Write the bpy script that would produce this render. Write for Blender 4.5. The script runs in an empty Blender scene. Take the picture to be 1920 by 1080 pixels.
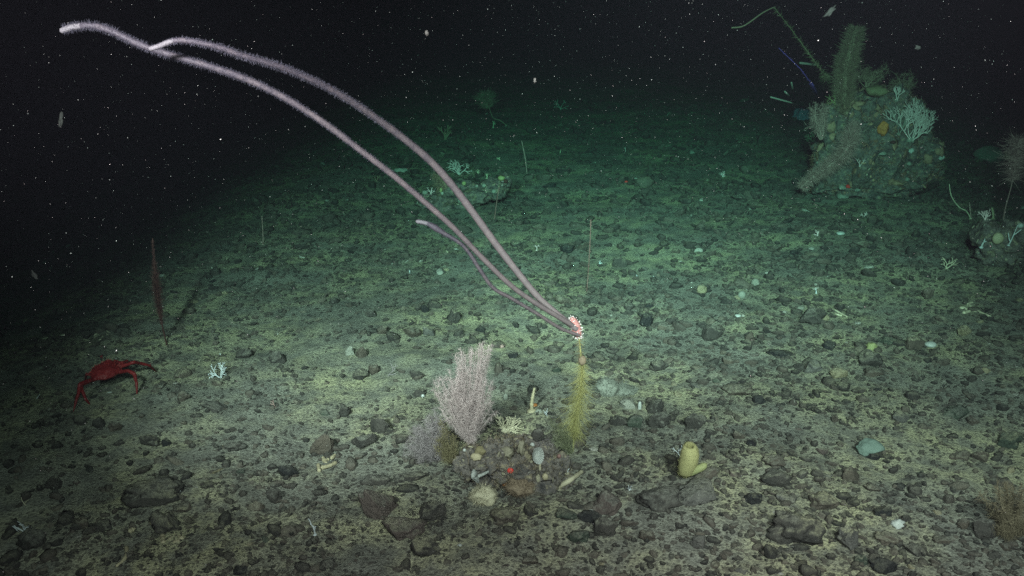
import bpy, bmesh, math, random
import numpy as np
from mathutils import Vector, Matrix, noise as mnoise

random.seed(7)
RNG = np.random.default_rng(11)
sc = bpy.context.scene
COL = sc.collection

# ------------------------------------------------------------------ camera
CAM = np.array([0.0, 0.0, 1.6])
PITCH = math.radians(18.3)
FPX = 1663.0                      # focal length in pixels of the 1920 wide photograph
FWD = np.array([0, math.cos(PITCH), -math.sin(PITCH)])
UPV = np.array([0, math.sin(PITCH), math.cos(PITCH)])
RGT = np.array([1.0, 0, 0])
cd = bpy.data.cameras.new('camera'); cam = bpy.data.objects.new('camera', cd); COL.objects.link(cam)
cam.location = CAM; cam.rotation_euler = (math.pi / 2 - PITCH, 0, 0)
cd.sensor_width = 36; cd.lens = 36 * FPX / 1920; cd.clip_start = 0.05; cd.clip_end = 400
sc.camera = cam

# ------------------------------------------------------------------ world: black deep water
w = bpy.data.worlds.new('World'); sc.world = w; w.use_nodes = True
bg = w.node_tree.nodes['Background']
bg.inputs[0].default_value = (0.80, 0.55, 0.80, 1); bg.inputs[1].default_value = 0.004

# ------------------------------------------------------------------ the vehicle's lamps beside the camera
def lamp(name, loc, aim, watts, cone, blend, col=(1, .65, .69), size=.09):
    l = bpy.data.lights.new(name, 'SPOT'); o = bpy.data.objects.new(name, l); COL.objects.link(o)
    l.energy = watts; l.spot_size = math.radians(cone); l.spot_blend = blend; l.color = col; l.shadow_soft_size = size
    o.location = loc
    d = Vector(aim) - Vector(loc); o.rotation_euler = d.to_track_quat('-Z', 'Y').to_euler()
    return o
lamp('vehicle_lamp', (-1.0, .15, 2.10), (-.38, 5.5, 0), 4100, 45, 1.0, size=.12)
lamp('vehicle_lamp', (1.00, .10, 2.20), (1.10, 5.0, 0), 1800, 58, 1.0, size=.12)
lamp('vehicle_lamp', (.2, .0, 2.45), (1.45, 8.0, 0), 5600, 44, 1.0, size=.12)
lamp('vehicle_lamp', (.2, -.1, 2.0), (.55, 2.9, .1), 800, 104, 1.0, size=.35)

sc.view_settings.view_transform = 'Standard'; sc.view_settings.look = 'None'
sc.view_settings.exposure = 0; sc.view_settings.gamma = 1; sc.view_settings.use_curve_mapping = False
sc.render.engine = 'CYCLES'
sc.cycles.use_denoising = False; sc.cycles.denoiser = 'OPENIMAGEDENOISE'; sc.cycles.denoising_input_passes = 'RGB_ALBEDO_NORMAL'
sc.cycles.max_bounces = 4; sc.cycles.diffuse_bounces = 2; sc.cycles.glossy_bounces = 1
sc.cycles.transmission_bounces = 2; sc.cycles.volume_bounces = 0; sc.cycles.transparent_max_bounces = 6
sc.cycles.caustics_reflective = False; sc.cycles.caustics_refractive = False
sc.cycles.sample_clamp_indirect = 1.0

# ------------------------------------------------------------------ helpers: tagging
def tag(o, label=None, cat=None, group=None, kind=None):
    if label: o['label'] = label
    if cat: o['category'] = cat
    if group: o['group'] = group
    if kind: o['kind'] = kind
    return o
def empty(name, loc, label, cat, group=None):
    o = bpy.data.objects.new(name, None); COL.objects.link(o); o.location = [float(v) for v in loc]
    o.empty_display_size = .05
    return tag(o, label, cat, group)

# ------------------------------------------------------------------ helpers: numpy noise
def _hash(ix, iy, seed):
    n = (ix.astype(np.int64) * 374761393 + iy.astype(np.int64) * 668265263 + seed * 1274126177) & 0x7fffffff
    n = ((n ^ (n >> 13)) * 1274126177) & 0x7fffffff
    n = (n ^ (n >> 16)) & 0xffff
    return n / 65535.0
def vnoise(x, y, seed):
    x = np.asarray(x, float); y = np.asarray(y, float)
    ix = np.floor(x); iy = np.floor(y); fx = x - ix; fy = y - iy
    u = fx * fx * fx * (fx * (fx * 6 - 15) + 10); v = fy * fy * fy * (fy * (fy * 6 - 15) + 10)
    a = _hash(ix, iy, seed); b = _hash(ix + 1, iy, seed); c = _hash(ix, iy + 1, seed); d = _hash(ix + 1, iy + 1, seed)
    return (a * (1 - u) + b * u) * (1 - v) + (c * (1 - u) + d * u) * v
def fbm(x, y, freq, octv, seed):
    s = 0; a = .5; t = 0
    for k in range(octv):
        s = s + a * vnoise(np.asarray(x) * freq + 17.3 * k, np.asarray(y) * freq - 9.1 * k, seed + k); t += a; a *= .5; freq *= 2.03
    return s / t - .5

def ground_h(x, y):
    h = .16 * fbm(x, y, .33, 2, 3) + .07 * fbm(x, y, 1.5, 3, 21)
    e = np.maximum(0, -np.asarray(x, float) - 1.75 - .25 * np.sin(np.asarray(y, float) * .5))      # the bank falls away on this side
    h = h - 1.1 * np.tanh(.34 * e * e / (e + .7) / 1.1)
    return h
def ground_fine(x, y):
    return .022 * fbm(x, y, 6.0, 4, 41) + .014 * np.abs(fbm(x, y, 22.0, 3, 61)) * 2

# ------------------------------------------------------------------ helpers: from a pixel of the photograph to the place
def ray(px, py):
    return (px - 960) / FPX * RGT + (540 - py) / FPX * UPV + FWD
def G(px, py, dz=0.0):
    d = ray(px, py); t = -CAM[2] / d[2]
    for _ in range(12):
        p = CAM + t * d; z = float(ground_h(p[0], p[1])) + dz; t = (z - CAM[2]) / d[2]
    return CAM + t * d
def atY(px, py, y):
    d = ray(px, py); return CAM + d * (y - CAM[1]) / d[1]
def atZ(px, py, z):
    d = ray(px, py); return CAM + d * (z - CAM[2]) / d[2]
def atD(px, py, depth):
    return CAM + ray(px, py) * depth
def depth(p): return float(np.dot(np.asarray(p) - CAM, FWD))
def mpp(p): return depth(p) / FPX       # metres per photograph pixel there

# ------------------------------------------------------------------ helpers: mesh building
class MB:
    def __init__(s): s.v = []; s.f = []; s.n = 0; s.a = []
    def add(s, v, f, tone=.5):
        v = np.asarray(v, float).reshape(-1, 3)
        s.v.append(v); s.f += [tuple(int(i) + s.n for i in q) for q in f]; s.n += len(v)
        t = np.asarray(tone, float); s.a.append(np.full(len(v), float(t)) if t.ndim == 0 else t)
        return s
    def tube(s, path, rad, sides=6, tone=.5, cap=True):
        P = np.asarray(path, float); n = len(P)
        R = np.full(n, rad, float) if np.ndim(rad) == 0 else np.asarray(rad, float)
        T = np.gradient(P, axis=0); T /= np.linalg.norm(T, axis=1)[:, None] + 1e-9
        ref = np.array([0, 0, 1.0]) if abs(T[0][2]) < .9 else np.array([1.0, 0, 0])
        A = np.cross(T, ref); A /= np.linalg.norm(A, axis=1)[:, None] + 1e-9
        for i in range(1, n):
            if np.dot(A[i], A[i - 1]) < 0: A[i] = -A[i]
        B = np.cross(T, A)
        th = np.linspace(0, 2 * np.pi, sides, endpoint=False)
        V = P[:, None, :] + R[:, None, None] * (np.cos(th)[None, :, None] * A[:, None, :] + np.sin(th)[None, :, None] * B[:, None, :])
        V = V.reshape(-1, 3); F = []
        for i in range(n - 1):
            for k in range(sides):
                k2 = (k + 1) % sides
                F.append((i * sides + k, i * sides + k2, (i + 1) * sides + k2, (i + 1) * sides + k))
        if cap:
            V = np.vstack([V, P[0] - T[0] * R[0] * .6, P[-1] + T[-1] * R[-1] * .8]); c0 = n * sides
            for k in range(sides):
                k2 = (k + 1) % sides
                F.append((k2, k, c0)); F.append(((n - 1) * sides + k, (n - 1) * sides + k2, c0 + 1))
        if np.ndim(tone) == 1:
            tt = np.repeat(np.asarray(tone, float), sides)
            if cap: tt = np.concatenate([tt, [tone[0], tone[-1]]])
            tone = tt
        return s.add(V, F, tone)
    def hairs(s, base, direction, length, width, bend=.25, tone=.5, seg=2):
        """many thin flat blades at once: base (n,3), direction (n,3), length (n,), width (n,)"""
        base = np.asarray(base, float); D = np.asarray(direction, float); n = len(base)
        D = D / (np.linalg.norm(D, axis=1)[:, None] + 1e-9)
        L = np.broadcast_to(np.asarray(length, float), (n,)); W = np.broadcast_to(np.asarray(width, float), (n,))
        r = RNG.normal(size=(n, 3)); side = np.cross(D, r); side /= np.linalg.norm(side, axis=1)[:, None] + 1e-9
        bn = RNG.normal(size=(n, 3)) * bend
        rows = []
        for k in range(seg + 1):
            t = k / seg
            c = base + D * (L * t)[:, None] + bn * (L * t * t)[:, None]
            wk = W * (1 - .75 * t)
            rows.append(c - side * wk[:, None] * .5); rows.append(c + side * wk[:, None] * .5)
        V = np.stack(rows, 1).reshape(-1, 3); m = 2 * (seg + 1)
        b = (np.arange(n) * m)[:, None]
        Q = np.concatenate([b + np.array([[2 * k, 2 * k + 1, 2 * k + 3, 2 * k + 2]]) for k in range(seg)], 0) + s.n
        s.v.append(V); s.f += [tuple(q) for q in Q.tolist()]; s.n += len(V)
        tt = np.asarray(tone, float); s.a.append(np.full(len(V), float(tt)) if tt.ndim == 0 else np.repeat(tt, m))
        return s
    def blob(s, c, r, sub=2, rough=.18, freq=2.0, seed=0, cuts=0, tone=.5, flat=1.0):
        v, f = rock_shape(sub, rough, freq, seed, cuts)
        s.add(np.asarray(c) + v * np.asarray(r, float), f, tone); return s
    def build(s, name, mat, parent=None, smooth=True, loc=None, tone=True):
        V = np.vstack(s.v) if s.v else np.zeros((0, 3))
        off = np.zeros(3)
        if parent is not None: off = world_loc(parent)
        elif loc is not None: off = np.asarray(loc, float)
        V = V - off
        me = bpy.data.meshes.new(name)
        L = np.array([len(q) for q in s.f]); idx = np.concatenate([np.asarray(q) for q in s.f]) if len(s.f) else np.zeros(0)
        me.vertices.add(len(V)); me.vertices.foreach_set('co', V.astype(np.float32).ravel())
        me.loops.add(int(L.sum())); me.loops.foreach_set('vertex_index', idx.astype(np.int32))
        me.polygons.add(len(L)); me.polygons.foreach_set('loop_start', np.concatenate([[0], np.cumsum(L)[:-1]]).astype(np.int32))
        me.polygons.foreach_set('use_smooth', np.full(len(L), smooth))
        if tone:
            at = me.attributes.new('tone', 'FLOAT', 'POINT'); at.data.foreach_set('value', np.concatenate(s.a).astype(np.float32))
        me.update(calc_edges=True); me.validate()
        me.materials.append(M[mat])
        o = bpy.data.objects.new(name, me); COL.objects.link(o)
        if parent is not None: o.parent = parent
        elif loc is not None: o.location = [float(q) for q in off]
        return o
def world_loc(o):
    l = np.array(o.location, float)
    return l if o.parent is None else l + world_loc(o.parent)

_ico = {}
def ico(sub):
    if sub not in _ico:
        bm = bmesh.new(); bmesh.ops.create_icosphere(bm, subdivisions=sub, radius=1)
        bm.verts.ensure_lookup_table()
        _ico[sub] = (np.array([v.co[:] for v in bm.verts]), [tuple(v.index for v in f.verts) for f in bm.faces]); bm.free()
    return _ico[sub]
def rock_shape(sub, rough, freq, seed, cuts=0):
    v, f = ico(sub); v = v.copy(); r = np.random.default_rng(seed + 5000)
    off = r.uniform(-50, 50, 3)
    for i in range(len(v)):
        p = v[i]; q = Vector((p * freq + off).tolist())
        k = mnoise.noise(q) + .5 * mnoise.noise(q * 2.1) + (.3 * mnoise.noise(q * 4.7) if sub > 2 else 0)
        v[i] = p * (1 + rough * k)
    for _ in range(cuts):
        nrm = r.normal(size=3); nrm[2] *= .7; nrm /= np.linalg.norm(nrm); d = r.uniform(.5, .82)
        e = np.maximum(0, v @ nrm - d); v = v - e[:, None] * nrm[None, :] * .93
    return v, f

# ------------------------------------------------------------------ helpers: materials
M = {}
def nodes(name):
    m = bpy.data.materials.new(name); m.use_nodes = True; nt = m.node_tree
    b = nt.nodes['Principled BSDF']; M[name] = m
    return m, nt, b
def N(nt, t, **kw):
    n = nt.nodes.new(t)
    for k, v in kw.items(): setattr(n, k, v)
    return n
def ramp(nt, src, stops):
    r = N(nt, 'ShaderNodeValToRGB'); nt.links.new(src, r.inputs[0])
    e = r.color_ramp.elements
    while len(e) < len(stops): e.new(.5)
    for i, (p, c) in enumerate(stops): e[i].position = p; e[i].color = (*c, 1) if len(c) == 3 else c
    return r.outputs[0]
def mixc(nt, fac, a, b, mode='MIX'):
    m = N(nt, 'ShaderNodeMix', data_type='RGBA', blend_type=mode)
    for sock, val in ((0, fac), (6, a), (7, b)):
        if isinstance(val, (int, float)): m.inputs[sock].default_value = val
        elif isinstance(val, tuple): m.inputs[sock].default_value = (*val, 1)
        else: nt.links.new(val, m.inputs[sock])
    return m.outputs[2]
def tex(nt, scale, detail=4, rough=.55, kind='ShaderNodeTexNoise', coord='Object', out=0):
    tc = N(nt, 'ShaderNodeTexCoord'); t = N(nt, kind)
    if coord == 'World':
        g = N(nt, 'ShaderNodeNewGeometry'); nt.links.new(g.outputs['Position'], t.inputs['Vector'])
    else: nt.links.new(tc.outputs[coord], t.inputs['Vector'])
    t.inputs['Scale'].default_value = scale
    if kind == 'ShaderNodeTexNoise': t.inputs['Detail'].default_value = detail; t.inputs['Roughness'].default_value = rough
    return t.outputs[out]
def bump(nt, b, src, strength=.5, dist=.01):
    n = N(nt, 'ShaderNodeBump'); n.inputs['Strength'].default_value = strength; n.inputs['Distance'].default_value = dist
    nt.links.new(src, n.inputs['Height']); nt.links.new(n.outputs[0], b.inputs['Normal'])

SED_A, SED_B, SED_C = (.345, .320, .205), (.215, .210, .178), (.135, .131, .117)
def sediment(nt):
    """silt colour shared by the seabed and the dust on stones: yellow silt, grey silt, dark grit"""
    big = tex(nt, 1.6, 5, .6, coord='World'); mid = tex(nt, 9, 5, .62, coord='World'); fine = tex(nt, 95, 4, .7, coord='World')
    c = mixc(nt, ramp(nt, big, [(.42, (0, 0, 0)), (.60, (1, 1, 1))]), SED_B, SED_A)
    c = mixc(nt, ramp(nt, mid, [(.44, (0, 0, 0)), (.60, (.8, .8, .8))]), c, SED_C)
    c = mixc(nt, ramp(nt, fine, [(.36, (.9, .9, .9)), (.56, (0, 0, 0))]), c, (.070, .065, .058))
    c = mixc(nt, ramp(nt, tex(nt, 240, 2, .5, coord='World'), [(.70, (0, 0, 0)), (.76, (.6, .6, .6))]), c, (.5, .48, .42))
    return c, fine
m, nt, b = nodes('silt'); c, fine = sediment(nt)
nt.links.new(c, b.inputs['Base Color']); b.inputs['Roughness'].default_value = .95; b.inputs['Specular IOR Level'].default_value = .1
bump(nt, b, fine, .9, .012)

def stone_mat(name, c1, c2, dust=.6, attr=False, rough=.8):
    m, nt, b = nodes(name)
    n1 = tex(nt, 14, 5, .65, coord='World'); n2 = tex(nt, 70, 4, .7, coord='World')
    c = mixc(nt, ramp(nt, n1, [(.35, (0, 0, 0)), (.65, (1, 1, 1))]), c1, c2)
    if attr:
        at = N(nt, 'ShaderNodeAttribute', attribute_name='tone')
        k = ramp(nt, at.outputs['Fac'], [(0, (.013, .013, .013)), (.25, (.036, .032, .029)), (.5, (.068, .055, .046)), (.72, (.10, .084, .069)), (.93, (.15, .13, .10)), (1, (.32, .30, .27))])
        c = mixc(nt, .8, c, k)
    c = mixc(nt, ramp(nt, n2, [(.66, (0, 0, 0)), (.72, (.7, .7, .7))]), c, (.30, .29, .26))
    s, fine = sediment(nt)
    g = N(nt, 'ShaderNodeNewGeometry'); sx = N(nt, 'ShaderNodeSeparateXYZ'); nt.links.new(g.outputs['Normal'], sx.inputs[0])
    ad = N(nt, 'ShaderNodeMath', operation='MULTIPLY_ADD'); nt.links.new(tex(nt, 48, 6, .75, coord='World'), ad.inputs[0]); ad.inputs[1].default_value = 1.6
    nt.links.new(sx.outputs[2], ad.inputs[2])
    d = ramp(nt, ad.outputs[0], [(.0, (0, 0, 0)), (1.0, (1, 1, 1))])
    mr = N(nt, 'ShaderNodeMapRange'); nt.links.new(ad.outputs[0], mr.inputs[0]); mr.inputs[1].default_value = 1.30; mr.inputs[2].default_value = 1.80; mr.inputs[4].default_value = dust
    c = mixc(nt, mr.outputs[0], c, s)
    nt.links.new(c, b.inputs['Base Color']); b.inputs['Roughness'].default_value = rough; b.inputs['Specular IOR Level'].default_value = .25
    bump(nt, b, tex(nt, 42, 6, .72, coord='World'), 1.0, .022)
stone_mat('stone_dark', (.026, .024, .022), (.060, .053, .047), .66)
stone_mat('stone_black', (.010, .010, .011), (.022, .022, .023), .25, rough=.6)
stone_mat('stone_brown', (.048, .039, .032), (.088, .071, .057), .66)
stone_mat('stone_red', (.065, .049, .045), (.10, .076, .068), .66)
stone_mat('stone_green', (.024, .032, .025), (.048, .058, .044), .5)
stone_mat('stone_grey', (.06, .056, .052), (.105, .097, .09), .62)
stone_mat('stone_tan', (.16, .135, .085), (.23, .195, .13), .5)
stone_mat('stone_pale', (.17, .165, .14), (.25, .24, .21), .3)
def mottled(name):
    m, nt, b = nodes(name)
    a = tex(nt, 16, 5, .6, coord='World'); q = tex(nt, 34, 5, .65, coord='World'); f = tex(nt, 120, 3, .7, coord='World')
    c = ramp(nt, a, [(.30, (.022, .021, .022)), (.44, (.075, .066, .062)), (.52, (.11, .095, .085)), (.60, (.05, .042, .037)), (.72, (.15, .13, .085))])
    c = mixc(nt, ramp(nt, q, [(.56, (0, 0, 0)), (.64, (.85, .85, .85))]), c, (.20, .17, .115))
    c = mixc(nt, ramp(nt, q, [(.32, (.8, .8, .8)), (.40, (0, 0, 0))]), c, (.018, .017, .018))
    c = mixc(nt, ramp(nt, f, [(.64, (0, 0, 0)), (.72, (.8, .8, .8))]), c, (.30, .28, .24))
    nt.links.new(c, b.inputs['Base Color']); b.inputs['Roughness'].default_value = .85; b.inputs['Specular IOR Level'].default_value = .2
    bump(nt, b, q, 1.0, .02)
mottled('rock_mottled')
stone_mat('gravel', (.022, .020, .018), (.05, .042, .036), .32, attr=True)

# ------------------------------------------------------------------ the seabed
def build_seabed():
    nr, ncol = 400, 520
    t = np.linspace(0, 1, nr); ys = .35 * (70 / .35) ** t
    u = np.linspace(-1, 1, ncol); Y, U = np.meshgrid(ys, u, indexing='ij')
    X = U * (1.5 + .95 * Y)
    Z = ground_h(X, Y) + ground_fine(X, Y) * np.clip(14 / (Y + 2), .3, 1)
    V = np.stack([X, Y, Z], -1).reshape(-1, 3)
    i = np.arange(nr - 1)[:, None] * ncol + np.arange(ncol - 1)[None, :]
    F = np.stack([i, i + 1, i + ncol + 1, i + ncol], -1).reshape(-1, 4)
    me = bpy.data.meshes.new('seabed'); me.vertices.add(len(V)); me.vertices.foreach_set('co', V.astype(np.float32).ravel())
    me.loops.add(F.size); me.loops.foreach_set('vertex_index', F.astype(np.int32).ravel())
    me.polygons.add(len(F)); me.polygons.foreach_set('loop_start', (np.arange(len(F)) * 4).astype(np.int32))
    me.polygons.foreach_set('use_smooth', np.ones(len(F), bool)); me.update(calc_edges=True)
    me.materials.append(M['silt'])
    o = bpy.data.objects.new('seabed', me); COL.objects.link(o); o['kind'] = 'structure'
    o['label'] = 'silty seabed strewn with dark gravel and stones'
    return o
seabed = build_seabed()
def surf(x, y): return ground_h(x, y) + ground_fine(x, y)

def in_view(x, y, mx=1.25):
    d = y * FWD[1] + (0 - CAM[2]) * FWD[2]
    return np.abs(x / d) < 960 / FPX * mx

def rot_mats(n, tilt=.35):
    a = RNG.uniform(0, 2 * np.pi, n); b = RNG.normal(0, tilt, n); c = RNG.normal(0, tilt, n)
    ca, sa, cb, sb, cc, s_c = np.cos(a), np.sin(a), np.cos(b), np.sin(b), np.cos(c), np.sin(c)
    Z = np.zeros(n); O = np.ones(n)
    Rz = np.stack([ca, -sa, Z, sa, ca, Z, Z, Z, O], -1).reshape(n, 3, 3)
    Rx = np.stack([O, Z, Z, Z, cb, -sb, Z, sb, cb], -1).reshape(n, 3, 3)
    Ry = np.stack([cc, Z, s_c, Z, O, Z, -s_c, Z, cc], -1).reshape(n, 3, 3)
    return Rz @ Rx @ Ry
def scatter_gravel(n, smin, smax, power, ymin, ymax, sub, seed, cluster=.0, name='gravel'):
    # density falls with distance so that the far seabed keeps the same amount of detail in the picture
    k = n * 4
    y = ymin * (ymax / ymin) ** RNG.uniform(0, 1, k) ** .85
    x = RNG.uniform(-1, 1, k) * (1.2 + .82 * y)
    dens = np.clip(.66 + 2.6 * fbm(x, y, 1.1, 3, seed) + 1.6 * fbm(x, y, 4.5, 3, seed + 9) + .22 * np.clip(x - .1, -.4, 1), 0.03, 1)
    keep = RNG.uniform(0, 1, k) < dens
    x, y = x[keep][:n], y[keep][:n]; n = len(x)
    s = smin * (1 - RNG.uniform(0, 1, n) * (1 - (smin / smax) ** power)) ** (-1 / power)
    s *= np.clip(y / 4.0, .8, 2.0)
    variants = [rock_shape(sub, .34, 1.3, seed * 10 + i, 5 if sub > 1 else 2) for i in range(10)]
    mb_v = []; mb_f = []; tone = []; off = 0
    sel = RNG.integers(0, 10, n)
    tn = np.clip(RNG.beta(1.5, 3.0, n), 0, .9); tn[RNG.uniform(0, 1, n) < .004] = 1.0
    z = surf(x, y)
    for vi in range(10):
        ii = np.where(sel == vi)[0]; bv, bf = variants[vi]; bf = np.array(bf)
        sc3 = np.stack([s[ii] * RNG.uniform(.8, 1.45, len(ii)), s[ii] * RNG.uniform(.65, 1.0, len(ii)), s[ii] * RNG.uniform(.32, .68, len(ii))], -1)
        P = bv[None] * sc3[:, None, :]
        P = np.einsum('nij,nkj->nki', rot_mats(len(ii)), P)
        P += np.stack([x[ii], y[ii], z[ii] + sc3[:, 2] * RNG.uniform(-.15, .55, len(ii))], -1)[:, None, :]
        mb_v.append(P.reshape(-1, 3)); m_ = len(bv)
        mb_f.append((bf[None] + (np.arange(len(ii)) * m_)[:, None, None]).reshape(-1, 3) + off); off += P.shape[0] * m_
        tone.append(np.repeat(tn[ii], m_))
    V = np.vstack(mb_v); F = np.vstack(mb_f); T = np.concatenate(tone)
    me = bpy.data.meshes.new(name); me.vertices.add(len(V)); me.vertices.foreach_set('co', V.astype(np.float32).ravel())
    me.loops.add(F.size); me.loops.foreach_set('vertex_index', F.astype(np.int32).ravel())
    me.polygons.add(len(F)); me.polygons.foreach_set('loop_start', (np.arange(len(F)) * 3).astype(np.int32))
    me.polygons.foreach_set('use_smooth', np.full(len(F), sub > 1))
    at = me.attributes.new('tone', 'FLOAT', 'POINT'); at.data.foreach_set('value', T.astype(np.float32))
    me.update(calc_edges=True); me.materials.append(M['gravel'])
    o = bpy.data.objects.new(name, me); COL.objects.link(o); o.parent = seabed; o['kind'] = 'stuff'
    return o
scatter_gravel(68000, .0050, .021, 1.45, 1.3, 13, 1, 77)
scatter_gravel(9500, .013, .042, 2.2, 1.3, 14, 2, 99, name='pebbles')
# ------------------------------------------------------------------ stones that can be told apart
def px_radii(px, py, w, h):
    g = G(px, py + .22 * h); m = mpp(g)
    rx = w * .5 * m; ry = rx * .8
    e = (1.6 - g[2]) / np.linalg.norm(g - CAM)
    rz = math.sqrt(max((h * .5 * m) ** 2 - (ry * e) ** 2, (.38 * min(rx, h * m)) ** 2)) / math.sqrt(1 - e * e)
    if rz < .35 * rx: ry = max(.35 * rx, min(ry, h * .5 * m / e * .8))
    return g, rx, ry, min(rz, 1.25 * rx)
_stone_no = [0]
def stone(px, py, w, h, mat, label, roll=0, cuts=3, sub=4, name='stone', cat='stone', group='stones lying on the seabed', yaw=None, sink=.50):
    g, rx, ry, rz = px_radii(px, py, w * 1.04, h * 1.04)
    _stone_no[0] += 1; sd = 300 + _stone_no[0] * 7
    v, f = rock_shape(sub, .42, 1.5, sd, cuts + 2)
    v = v / np.abs(v).max(0)
    v = v * np.array([rx, ry, rz])
    a = math.radians(roll); c, s_ = math.cos(a), math.sin(a)
    v = v @ np.array([[c, 0, s_], [0, 1, 0], [-s_, 0, c]])
    yw = RNG.uniform(-.35, .35) if yaw is None else yaw; c, s_ = math.cos(yw), math.sin(yw)
    v = v @ np.array([[c, s_, 0], [-s_, c, 0], [0, 0, 1]])
    zlo = v[:, 2].min(); pos = np.array([g[0], g[1], float(surf(g[0], g[1])) - zlo * (1 - sink) - .0])
    pos[2] -= 0
    mb = MB(); mb.add(v + pos, f)
    o = mb.build(name, mat, loc=pos, smooth=True)
    tag(o, label, cat, group)
    return o
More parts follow.
